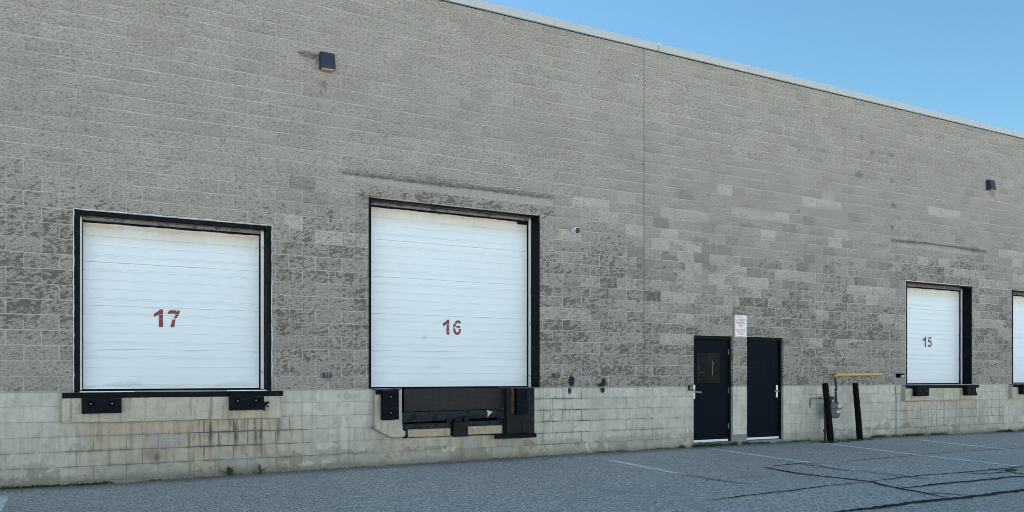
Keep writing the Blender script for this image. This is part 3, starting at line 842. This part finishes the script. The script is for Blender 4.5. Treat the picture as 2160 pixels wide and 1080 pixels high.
# dock leveller in the pit
lv = thing('dock_leveler', 'dark steel dock leveler with diamond-plate lip hanging in the pit below door 16', 'dock leveler', (5.85, .1, .46))
def at(bm, o):
    for v in bm.verts: v.co -= o.location
    return bm
b = NB(); prism(b, [(4.925, .882), (6.775, .902), (6.775, 1.258), (4.925, 1.258)], .07, .085); obj('lip_plate', at(b, lv), 'tread', lv)
b = NB(); prism(b, [(4.875, .705), (6.775, .755), (6.775, .893), (4.875, .872)], .02, .069, .004); bb = obj('front_beam', at(b, lv), 'steel_beam', lv)
b = NB()
P = []
for i in range(26):
    a = i / 26 * 2 * math.pi; r = .036 + .016 * math.sin(a * 3 + 1) + random.uniform(-.012, .014)
    P.append((6.455 + r * 1.1 * math.cos(a), .838 + r * math.sin(a) - (.03 if i in (17, 18, 21) else 0)))
prism(b, P, .0178, .0193)
obj('white_splat', at(b, lv), 'bird', bb)
b = NB(); box(b, 4.875, 5.735, -.005, .06, .605, .685, .004); box(b, 6.045, 6.78, -.005, .06, .625, .70, .004); obj('lower_channel', at(b, lv), 'steel_beam', lv)
b = NB(); box(b, 5.755, 6.02, -.055, .015, .452, .70, .006); box(b, 5.64, 5.735, -.03, .03, .69, .76, .004); box(b, 5.79, 5.92, -.04, .03, .705, .765, .004); box(b, 5.955, 6.04, -.05, .03, .705, .80, .006); obj('centre_post', at(b, lv), 'steel_old', lv)
b = NB(); box(b, 4.862, 4.95, -.03, .05, .46, .60, .004); obj('side_post', at(b, lv), 'steel_old', lv)
b = NB(); box(b, 6.715, 6.79, -.03, .05, .49, .73, .004); obj('side_post', at(b, lv), 'steel_old', lv)
b = NB(); box(b, 6.60, 6.70, -.02, .06, .705, .735, .004); obj('hinge_lug', at(b, lv), 'steel_old', lv)

# wall pack lights
def wallpack(x, z, label):
    o = thing('wall_light', label, 'wall light', (x, 0, z), 'wall lights high on the block wall')
    b = NB(); w, h = .112, .262
    n = bmesh.new()
    pr = [(-.004, 0.0), (-.135, 0.0), (-.140, .02), (-.095, h - .02), (-.08, h), (-.004, h)]
    A = [n.verts.new((-w, p, q)) for p, q in pr]; B = [n.verts.new((w, p, q)) for p, q in pr]
    n.faces.new(A); n.faces.new(B[::-1])
    for i in range(6): n.faces.new([A[i], B[i], B[(i + 1) % 6], A[(i + 1) % 6]])
    bmesh.ops.recalc_face_normals(n, faces=n.faces)
    bmesh.ops.bevel(n, geom=n.edges[:], offset=.007, segments=2, affect='EDGES')
    merge(b, n); obj('housing', b, 'fixture', o)
    b = NB(); box(b, -w + .02, w - .02, -.122, -.03, -.006, .0035, .002); obj('lens', b, 'lens', o)
    b = NB(); tube(b, [(-w - .004, -.05, h - .035), (-w + .006, -.05, h - .035)], .007, 8); obj('screw', b, 'chrome', o)
    return o
wl = wallpack(3.615, 6.175, 'dark wedge-shaped wall light high on the wall between doors 17 and 16')
w2 = copy_tree(wl); w2.location = (20.70, 0, 6.165); w2['label'] = 'dark wedge-shaped wall light high on the wall near the right edge, above door 15'

# security camera
o = thing('security_camera', 'small white turret security camera with black face, right of door 16', 'camera', (8.17, 0, 4.085))
b = NB(); tube(b, [(0, -.004, 0), (0, -.035, 0), (0, -.05, 0)], [.066, .066, .058], 24); obj('base', b, 'white', o, False)
from mathutils import Vector
dv = Vector((-.06, -.98, -.17)).normalized(); c0 = Vector((0, -.065, 0))
b = NB(); tube(b, [c0 - dv * .01, c0 + dv * .035, c0 + dv * .06, c0 + dv * .066], [.058, .062, .058, .05], 24); obj('eyeball', b, 'white', o, True)
b = NB(); tube(b, [c0 + dv * .0665, c0 + dv * .073, c0 + dv * .078], [.050, .048, .034], 24); f_ = obj('lens_face', b, 'glass', o)
b = NB(); tube(b, [(-.005, -.055, -.062), (-.005, -.065, -.082)], .010, 10); obj('cable_gland', b, 'white', o)

# parking sign
o = thing('parking_sign', 'white metal sign with red lettering above the gap between the two navy doors', 'sign', (12.21, -.018, 2.253))
def rrect(w, h, r, n=6):
    P = []
    for cx, cz, a0 in ((w - r, h - r, 0), (-w + r, h - r, 90), (-w + r, r, 180), (w - r, r, 270)):
        for i in range(n + 1):
            a = R(a0 + 90 * i / n); P.append((cx + r * math.cos(a), cz + r * math.sin(a)))
    return P
b = NB(); prism(b, rrect(.165, .455, .03), -.003, .0); obj('sign_plate', b, 'white', o)
b = NB(); A = rrect(.153, .431, .022); C_ = rrect(.148, .421, .018)
A = [(x, z + .012) for x, z in A]; C_ = [(x, z + .017) for x, z in C_]
va = [b.verts.new((x, -.0042, z)) for x, z in A]; vc = [b.verts.new((x, -.0042, z)) for x, z in C_]
for i in range(len(A)): j = (i + 1) % len(A); b.faces.new([va[i], va[j], vc[j], vc[i]])
obj('border', b, 'blueink', o)
def text(body, size, x, z, y, mat, parent, width=None, bold=.0):
    cu = bpy.data.curves.new('txt', 'FONT'); cu.body = body; cu.size = size; cu.align_x = 'CENTER'; cu.offset = bold
    tmp = bpy.data.objects.new('txt', cu); COL.objects.link(tmp)
    bpy.context.view_layer.update()
    me = bpy.data.meshes.new_from_object(tmp.evaluated_get(bpy.context.evaluated_depsgraph_get()))
    bpy.data.objects.remove(tmp)
    co = np.array([v.co for v in me.vertices]); s = 1.0
    if width: s = width / (co[:, 0].max() - co[:, 0].min())
    for v in me.vertices: v.co = (v.co.x * s + x, y, v.co.y + z)
    return link('lettering', me, mat, parent)
text('AUTHORIZED', .060, 0, .335, -.0045, 'redink', o, .235, .0015)
text('PARKING', .060, 0, .278, -.0045, 'redink', o, .235, .0015)
text('ONLY', .060, 0, .221, -.0045, 'redink', o, .13, .0015)
for i, s in enumerate(('UNAUTHORIZED', 'VEHICLES WILL BE', 'TOWED AWAY AT', "OWNER'S", 'EXPENSE')):
    text(s, .034, 0, .150 - i * .0262, -.0045, 'redink', o, (.24, .25, .23, .16, .16)[i])
b = NB(); box(b, -.115, .115, -.0046, -.0040, .398, .404); obj('rule', b, 'blueink', o)
for bz in (.43, .022):
    b = NB(); tube(b, [(0, -.003, bz), (0, -.009, bz)], .010, 8); obj('bolt', b, 'hardware', o)

# card reader beside the left door
o = thing('card_reader', 'small dark card reader on the pale wall left of the patched navy door', 'card reader', (10.905, 0, 1.175))
b = NB(); box(b, -.075, .06, -.05, -.001, 0, .115, .008, 2); obj('housing', b, 'fixture', o)
b = NB(); box(b, -.064, .03, -.054, -.0505, .012, .103, .003); obj('face_plate', b, 'glass', o)
b = NB(); box(b, .018, .066, -.058, -.0545, .03, .112, .003); obj('white_tab', b, 'white', o)

# small fittings near the docks
def fitting(x, z, label):
    o = thing('wall_fitting', label, 'wall fitting', (x, 0, z), 'small grey wall fittings beside door 16')
    b = NB(); box(b, -.072, .072, -.035, -.001, .005, .082, .006); obj('body', b, 'hardware', o)
    b = NB()
    for sx in (-.045, .0, .045): box(b, sx - .012, sx + .012, -.055, -.0355, .0, .088, .004)
    obj('ribs', b, 'seal', o)
    b = NB(); box(b, -.078, -.055, -.06, -.0365, .015, .075, .004); obj('dark_cap', b, 'pipe', o)
    return o
ft = fitting(3.637, 1.437, 'small grey ribbed fitting low on the wall just left of door 16')
f2 = copy_tree(ft); f2.location = (7.783, 0, 1.432); f2['label'] = 'small grey ribbed fitting low on the wall just right of door 16'
o = thing('dock_lamp', 'tiny black box lamp on the wall just left of door 15', 'lamp', (17.17, 0, 1.425))
b = NB(); box(b, -.085, .075, -.09, -.001, 0, .095, .008); box(b, -.06, .06, -.12, -.0905, .06, .09, .006); obj('housing', b, 'black', o)
for sx in (.0, .045):
    b = NB(); tube(b, [(sx, -.0905, .035), (sx, -.10, .035)], .018, 10); obj('lens', b, 'white', o)

# thin conduit
o = tag(obj('conduit', tube(NB(), [(17.085, -.02, .10), (17.08, -.02, .6), (17.085, -.02, 1.0), (17.06, -.02, 1.02), (17.06, -.02, 1.24)], .0075, 8), 'reveal'), 'thin grey conduit running down the pale base left of the ledge under door 15', 'conduit')

# gas meter
o = thing('gas_meter', 'grey-green gas meter behind the leaning post, with a yellow pipe along the wall', 'gas meter', (14.75, -.20, .55))
b = NB(); n = bmesh.new()
secs = [(.0, .085, .05), (.018, .115, .075), (.10, .138, .085), (.205, .148, .09), (.212, .165, .10), (.232, .165, .10), (.238, .150, .092), (.305, .140, .085), (.330, .115, .07), (.338, .09, .05)]
rings = []
for z, w, dpt in secs:
    rings.append([n.verts.new((w * (abs(math.cos(a)) ** .55) * (1 if math.cos(a) > 0 else -1), dpt * (abs(math.sin(a)) ** .55) * (1 if math.sin(a) > 0 else -1), z)) for a in [2 * math.pi * (k + .5) / 24 for k in range(24)]])
for A, B in zip(rings, rings[1:]):
    for k in range(24): n.faces.new([A[k], A[(k + 1) % 24], B[(k + 1) % 24], B[k]])
n.faces.new(rings[0][::-1]); n.faces.new(rings[-1]); merge(b, n)
body = obj('meter_body', b, 'meter', o); body.rotation_euler = (0, 0, R(-26))
b = NB(); tube(b, [(.085, -.088, .272), (.085, -.112, .272)], [.046, .044], 20); dl = obj('dial_rim', b, 'white', body)
b = NB(); tube(b, [(.085, -.1125, .272), (.085, -.1145, .272)], [.034, .034], 20); obj('dial_face', b, 'coping', body)
b = NB(); box(b, .03, .11, -.096, -.0925, .11, .185); st = obj('sticker', b, 'white', body)
b = NB(); box(b, .036, .104, -.0975, -.0965, .15, .18); box(b, .045, .095, -.0975, -.0965, .118, .128); obj('sticker_print', b, 'redink', body)
b = NB()
tube(b, [(.075, 0, .335), (.075, 0, .40), (.075, 0, .46), (.075, .01, .56), (.085, .015, .60), (.115, .03, .64), (.125, .035, .68), (.125, .06, .86), (.125, .06, .885)], [.034, .026, .026, .026, .029, .029, .026, .026, .030], 14)
tube(b, [(.075, 0, .345), (.075, 0, .375)], .040, 8); tube(b, [(.075, 0, .40), (.075, 0, .425)], .034, 8)
obj('outlet_pipe', b, 'pipe', o, False)
b = NB()
tube(b, [(.125, .06, .886), (.125, .06, .925), (.135, .06, .936), (.15, .06, .940), (1.70, .08, .953)], [.034, .034, .034, .032, .0275], 16)
tube(b, [(.16, .06, .940), (.19, .06, .9405)], .036, 14)
obj('yellow_pipe', b, 'yellow', o, False)
b = NB()
tube(b, [(-.075, 0, .335), (-.075, 0, .43), (-.10, 0, .45), (-.20, .03, .45), (-.215, .03, .42), (-.215, .04, -.55)], [.026, .026, .028, .026, .028, .026], 12)
tube(b, [(-.04, -.0, .40), (-.04, -.0, .47)], .055, 16); tube(b, [(-.215, .04, -.30), (-.215, .04, -.24)], .042, 8); tube(b, [(-.215, .04, -.27), (-.28, -.01, -.27)], .018, 8)
obj('inlet_pipe', b, 'pipe', o, False)
b = NB(); tube(b, [(-.21, .17, .43), (-.50, .185, .425), (-.515, .185, .41), (-.515, .185, .22)], .011, 8); obj('vent_pipe', b, 'seal', o)

# leaning posts
def post(x, y, z, h, lean, r, label):
    o = tag(obj('timber_post', NB_post(h, lean, r), 'timber'), label, 'bollard', 'leaning timber posts guarding the gas meter')
    o.location = (x, y, z); return o
def NB_post(h, lean, r):
    b = NB(); P = []; rr = []
    for i in range(15):
        t = i / 14; P.append((lean * t + .010 * math.sin(t * 4), .03 * t, h * t - .15 * (1 - t))); rr.append(r * (1.06 - .12 * t) * (1 + .03 * math.sin(i * 2.1)))
    tube(b, P, rr, 18)
    return b
GP = None
post(14.37, -.46, .03, 1.275, -.150, .066, 'black timber post leaning left in front of the gas meter')
post(15.42, -.35, .03, 1.275, -.120, .063, 'black timber post leaning left below the yellow pipe, right of the meter')

# ------------------------------------------------------------------ ground
def gz(x, y):
    base = np.interp(x, [-60, -.7, .4, 2.56, 5.2, 9.1, 13.5, 17.3, 21.6, 70], [0, 0, -.012, .02, .03, .052, .060, .052, .02, 0])
    return base * np.interp(y, [-9, -3, 0], [0, .35, 1])
gx = np.unique(np.concatenate([np.linspace(-400, -4, 12), np.arange(-4, 26, .4), np.linspace(26, 400, 12)]))
gy = np.unique(np.concatenate([np.linspace(-400, -11, 12), np.arange(-11, .2, .3), [.28, .5, 50, 400]]))
XX, YY = np.meshgrid(gx, gy, indexing='ij'); ZZ = gz(XX, YY)
ny = len(gy); idx = np.arange(len(gx) * ny).reshape(len(gx), ny)
F = np.stack([idx[:-1, :-1], idx[1:, :-1], idx[1:, 1:], idx[:-1, 1:]], -1).reshape(-1, 4)
me = bpy.data.meshes.new('parking_lot'); me.from_pydata(np.stack([XX.ravel(), YY.ravel(), ZZ.ravel()], 1).tolist(), [], F.tolist())
sattr(me, 'rust', np.maximum(blob(XX.ravel(), YY.ravel(), 8.7, -3.8, .5, .25), blob(XX.ravel(), YY.ravel(), 9.3, -4.3, .5, .25)))
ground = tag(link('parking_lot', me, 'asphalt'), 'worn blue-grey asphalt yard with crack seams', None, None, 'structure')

def strip(name, pts, w, mat, dz, parent=None, wear=None, rag=.15):
    """flat sheet following a line on the asphalt, with an uneven edge"""
    P = []
    for (a, c), (e, f) in zip(pts, pts[1:]):
        n = max(2, int(math.hypot(e - a, f - c) / .06))
        P += [(a + (e - a) * i / n, c + (f - c) * i / n) for i in range(n)]
    P.append(pts[-1]); N = len(P)
    ph = random.uniform(0, 9)
    if rag > .2:
        P = [(x + .012 * math.sin(i * .31 + ph) + .008 * math.sin(i * .83 + ph), y + .014 * math.sin(i * .27 + 2 * ph) + .008 * math.sin(i * .71)) for i, (x, y) in enumerate(P)]
    V = []; 
    for i in range(N):
        a = np.array(P[max(i - 1, 0)]); c = np.array(P[min(i + 1, N - 1)]); d = c - a; d /= max(np.hypot(*d), 1e-6)
        nn = np.array((-d[1], d[0])); ww = w(i / (N - 1)) if callable(w) else w
        for s in (1, -1):
            q = np.array(P[i]) + nn * s * ww / 2 * (1 + random.uniform(-rag, rag)); V.append((q[0], q[1], float(gz(q[0], q[1])) + dz))
    me = bpy.data.meshes.new(name); me.from_pydata(V, [], [(2 * i, 2 * i + 1, 2 * i + 3, 2 * i + 2) for i in range(N - 1)])
    if wear is not None: sattr(me, 'wear', np.repeat(np.interp(np.linspace(0, 1, N), *wear), 2))
    return link(name, me, mat, parent)
for pts, wr in (([(8.30, -.35), (8.18, -1.0), (8.06, -3.1), (8.08, -4.3)], ([0, .15, .25, .62, .7, 1], [.75, .7, .35, .35, .8, 1.2])),
                ([(11.08, -.35), (10.96, -3.0), (10.78, -3.6), (10.72, -5.2)], ([0, .1, .5, .56, .62, .8, 1], [.5, .25, .3, .75, .6, .7, 1.2])),
                ([(14.04, -.62), (13.72, -2.96), (13.46, -5.2)], ([0, .5, .54, .6, 1], [.12, .22, .7, .2, .35])),
                ([(16.72, -.85), (16.31, -3.1)], ([0, 1], [.2, .3])),
                ([(-.60, -.75), (-.62, -3.4)], ([0, .1, 1], [.7, .3, .4]))):
    strip('parking_line', pts, .125, 'line', .004, ground, wr, .12)
tp = lambda w: (lambda t: w * 1.25 * min(1, .35 + 4 * t, .35 + 4 * (1 - t)))
for pts, w in (([(10.02, -2.97), (10.5, -2.95), (11.0, -2.98)], .035), ([(10.62, -3.0), (10.60, -3.5), (10.52, -4.1)], .03),
               ([(9.76, -3.05), (9.66, -3.52), (9.62, -3.99), (9.68, -4.46), (9.77, -4.98), (9.56, -5.40), (9.50, -5.66), (9.43, -6.03), (9.30, -6.44)], .050),
               ([(6.6, -5.2), (7.2, -5.16), (7.89, -5.10), (8.84, -5.02), (9.74, -4.985)], .028), ([(9.80, -4.975), (10.5, -4.91), (11.2, -4.89), (12.19, -4.97), (12.9, -4.93), (14.2, -4.95)], .034),
               ([(9.53, -5.64), (10.37, -5.59), (10.9, -5.64), (11.48, -5.62), (11.87, -5.59), (12.3, -5.7), (13.2, -5.72)], .058),
               ([(6.9, -6.49), (7.47, -6.5), (8.37, -6.47), (9.29, -6.49), (9.9, -6.51), (10.82, -6.46), (13, -6.46)], .085),
               ([(9.46, -6.07), (9.60, -6.22), (9.66, -6.44)], .038), ([(11.62, -3.07), (12.48, -3.02), (13.66, -2.97)], .026), ([(13.76, -2.96), (15.02, -2.87), (16.3, -2.98), (18, -3.0)], .02),
               ([(11.75, -5.10), (12.3, -5.22), (12.62, -5.24)], .035), ([(12.66, -4.97), (12.57, -5.15)], .03), ([(12.56, -5.28), (12.44, -5.56)], .05), ([(12.60, -5.23), (12.80, -5.15), (12.98, -5.10)], .11)):
    strip('crack_sealant', pts, tp(w), 'seal_tar', .008, ground, None, .35)

# ------------------------------------------------------------------ weeds, moss, grit
def leafblade(bm, base, ang, L, w, rise, droop, n=6):
    dx, dy = math.cos(ang), math.sin(ang); px, py = -dy, dx
    prev = None
    for i in range(n + 1):
        t = i / n; r = L * t * math.cos(rise); z = L * t * math.sin(rise) - droop * t * t
        ww = w * (math.sin(math.pi * min(1, t * .85 + .12)) ** .8) * (1 if t < .98 else .2)
        c = (base[0] + dx * r, base[1] + dy * r, base[2] + z)
        a = bm.verts.new((c[0] + px * ww, c[1] + py * ww, c[2] + ww * .4)); m = bm.verts.new(c); e = bm.verts.new((c[0] - px * ww, c[1] - py * ww, c[2] + ww * .4))
        if prev: bm.faces.new([prev[0], a, m, prev[1]]); bm.faces.new([prev[1], m, e, prev[2]])
        prev = (a, m, e)
def weed(x, y, leaves, label):
    b = NB()
    for ang, L, w, rise in leaves: leafblade(b, (0, 0, 0), R(ang), L * 1.12, w * 1.5, R(rise), L * .12)
    o = tag(obj('weed', b, 'leaf'), label, 'weed', 'weeds growing at the foot of the wall'); o.location = (x, y, float(gz(x, y)))
    return o
weed(2.17, -.07, [(185, .17, .017, 38), (200, .10, .012, 55), (260, .14, .016, 70), (120, .15, .016, 78), (20, .14, .016, 70), (340, .09, .013, 45), (300, .13, .015, 50), (5, .11, .011, 20), (230, .08, .012, 30), (80, .13, .014, 65)], 'fuller broad-leaved weed of the two at the wall foot below door 17')
weed(2.60, -.07, [(182, .12, .010, 35), (5, .16, .010, 42), (12, .09, .008, 60), (100, .15, .012, 86), (280, .10, .010, 50), (190, .07, .008, 15), (350, .07, .008, 15)], 'spindly three-leaved weed at the wall foot, right of the fuller one')
b = NB()
for k in range(46): leafblade(b, (random.gauss(0, .05), random.gauss(0, .025), 0), random.uniform(0, 6.28), random.uniform(.05, .12), random.uniform(.008, .016), random.uniform(.5, 1.4), .02, 4)
o = tag(obj('weed', b, 'leaf'), 'low round dark green weed at the wall foot near the right edge', 'weed', 'weeds growing at the foot of the wall'); o.location = (21.42, -.09, float(gz(21.42, -.09)))
o = thing('dandelion', 'small dandelion with one yellow flower below the patched navy door', 'flower', (11.17, -.07, float(gz(11.17, -.07))))
b = NB()
for k in range(9): leafblade(b, (0, 0, 0), k * .7, random.uniform(.06, .11), .012, random.uniform(.3, 1.0), .02, 4)
obj('leaves', b, 'leaf', o)
b = NB(); tube(b, [(0, 0, 0), (.01, -.01, .06), (.012, -.012, .085)], .003, 6); sm = obj('stem', b, 'leaf', o)
b = NB(); ball(b, (.012, -.014, .092), .022, 12, (1, 1, .6)); obj('flower_head', b, 'flower', o)

b = NB()
def tufts(x0, x1, y0, y1, n, h0, h1, dens=None):
    for k in range(n):
        x = random.uniform(x0, x1); y = random.uniform(y0, y1)
        if math.sin(x * 5.1) + math.sin(x * 13.7 + 1) < random.uniform(-1.5, .9): continue
        z = float(gz(x, y)); L = random.uniform(h0, h1); a = random.uniform(0, 6.28); t = random.uniform(.2, .9)
        ex, ey = math.cos(a) * L * t, math.sin(a) * L * t * .6 - L * .2; w = random.uniform(.002, .005)
        p = b.verts.new((x - w, y, z - .005)); q = b.verts.new((x + w, y + w * .5, z - .005)); m1 = b.verts.new((x + ex * .45 + w * .8, y + ey * .4, z + L * .6)); m0 = b.verts.new((x + ex * .45 - w * .8, y + ey * .4, z + L * .6)); tip = b.verts.new((x + ex, y + ey, z + L * .85))
        b.faces.new([p, q, m1, m0]); b.faces.new([m0, m1, tip])
tufts(10.6, 12.4, -.09, -.025, 1500, .03, .11); tufts(12.4, 14.2, -.08, -.02, 500, .02, .07); tufts(14.05, 14.75, -.66, -.34, 900, .02, .06); tufts(15.1, 15.95, -.5, -.25, 700, .02, .06)
tufts(16.2, 18.9, -.1, -.02, 1500, .02, .09); tufts(20.8, 23, -.1, -.02, 1300, .02, .08); tufts(8.2, 10.8, -.07, -.02, 400, .02, .06); tufts(1.0, 8.2, -.07, -.02, 500, .01, .045)
tag(obj('grass', b, 'grass'), 'sparse grass in the joint between wall and asphalt', None, None, 'stuff')
b = NB()
for x in np.arange(-2.6, 1.7, .018):
    if x > .65 and (math.sin(x * 17) + math.sin(x * 7.3)) < .9: continue
    k = 1 if x < .7 else .6
    for q in range(3):
        yy = -.012 - q * .016 + random.uniform(-.006, .006); zz = float(gz(x, yy)) + random.uniform(0, .03) * k * (1 if q == 0 else .4)
        ball(b, (x + random.uniform(-.01, .01), yy, zz), random.uniform(.010, .019) * k, 6, (1.2, .8, .8))
tag(obj('moss', b, 'moss'), 'dark green moss along the wall foot at the left', None, None, 'stuff')
b = NB()
def grit(n, x0, x1, ymin, smin, smax):
    for k in range(n):
        x = random.uniform(x0, x1); y = -abs(random.gauss(0, ymin)) - .02; s = random.uniform(smin, smax) * (2.0 if random.random() < .03 else 1); z = float(gz(x, y))
        vs = [b.verts.new((x + s * math.cos(a) * random.uniform(.6, 1.2), y + s * math.sin(a) * random.uniform(.6, 1.2), z - .001)) for a in (0, 1.5, 3.1, 4.7)]
        t = b.verts.new((x + random.uniform(-s, s) * .3, y, z + s * random.uniform(.5, 1.0)))
        for i in range(4): b.faces.new([vs[i], vs[(i + 1) % 4], t])
grit(4200, -2, 23, .13, .004, .013); grit(900, 3.5, 8.5, .07, .006, .018); grit(500, 10.3, 16, .10, .005, .015)
for k in range(170):     # dead leaves and paper scraps among the grit
    x = random.uniform(-1.5, 22); y = -abs(random.gauss(0, .09)) - .02; z = float(gz(x, y)) + .004; a = random.uniform(0, 6.28); L = random.uniform(.012, .035)
    p = [(x + L * math.cos(a + q) * r_, y + L * math.sin(a + q) * r_, z + h_) for q, r_, h_ in ((0, 1, .006), (1.5, .45, .0), (3.1, 1, .010), (4.6, .45, .0))]
    b.faces.new([b.verts.new(v) for v in p])
tag(obj('gravel', b, 'stone'), 'loose grit swept against the wall foot', None, None, 'stuff')

# ------------------------------------------------------------------ unseen white warehouse added to bounce sunlight at the wall
bounce_wh = thing('warehouse', 'unseen long white metal-clad warehouse added across the yard to bounce sunlight onto the block wall', 'building')
b = NB(); box(b, -70, 120, -90, -48, 1.0, 13.0); obj('wall', b, 'bounce_cladding', bounce_wh)
b = NB(); box(b, -70.1, 120.1, -90.1, -47.94, -.3, .998); obj('foundation_wall', b, 'sill', bounce_wh)
b = NB(); box(b, -70.15, 120.15, -90.15, -47.85, 13.002, 13.3); obj('coping', b, 'coping', bounce_wh)
for k in range(8):
    b = NB(); box(b, -30 + k * 12, -27 + k * 12, -47.99, -47.93, 1.2, 4.2, .01); obj('dock_door', b, 'white', bounce_wh)

# ------------------------------------------------------------------ light, sky, camera
EL, AZ = R(38), R(-28)          # sun stands behind the building, left of its middle
w = bpy.data.worlds.new('World'); scene.world = w; w.use_nodes = True
nt = w.node_tree; nt.nodes.clear()
sky = nt.nodes.new('ShaderNodeTexSky'); sky.sky_type = 'NISHITA'; sky.sun_disc = False
sky.sun_elevation = EL; sky.sun_rotation = AZ; sky.air_density = 1.0; sky.dust_density = .0; sky.ozone_density = 4.0
bg = nt.nodes.new('ShaderNodeBackground'); bg.inputs[1].default_value = .05
out = nt.nodes.new('ShaderNodeOutputWorld')
tint = nt.nodes.new('ShaderNodeMix'); tint.data_type = 'RGBA'; tint.blend_type = 'MULTIPLY'; tint.inputs[0].default_value = 1
tint.inputs[7].default_value = (.87, 1.09, .97, 1)
nt.links.new(sky.outputs[0], tint.inputs[6]); nt.links.new(tint.outputs[2], bg.inputs[0]); nt.links.new(bg.outputs[0], out.inputs[0])
sd = bpy.data.lights.new('sun', 'SUN'); sd.energy = 5.0; sd.angle = R(.5); sd.color = (1, .95, .87)
so = bpy.data.objects.new('sun', sd); COL.objects.link(so)
dirv = Vector((math.sin(AZ) * math.cos(EL), math.cos(AZ) * math.cos(EL), math.sin(EL)))
so.rotation_euler = dirv.to_track_quat('Z', 'Y').to_euler(); so.location = (0, 0, 30)

cd = bpy.data.cameras.new('camera'); cd.sensor_width = 36; cd.lens = 1741 / 2160 * 36
cd.shift_y = 252 / 2160; cd.clip_end = 2000; cd.clip_start = .05
co = bpy.data.objects.new('camera', cd); COL.objects.link(co)
co.location = (0, -12.56, 1.473); co.rotation_euler = (R(90), 0, R(-28.75))
scene.camera = co
scene.cycles.pixel_filter_type = 'BLACKMAN_HARRIS'; scene.cycles.filter_width = .85
scene.view_settings.view_transform = 'Standard'; scene.view_settings.look = 'None'
scene.view_settings.exposure = 1.92; scene.view_settings.gamma = 1
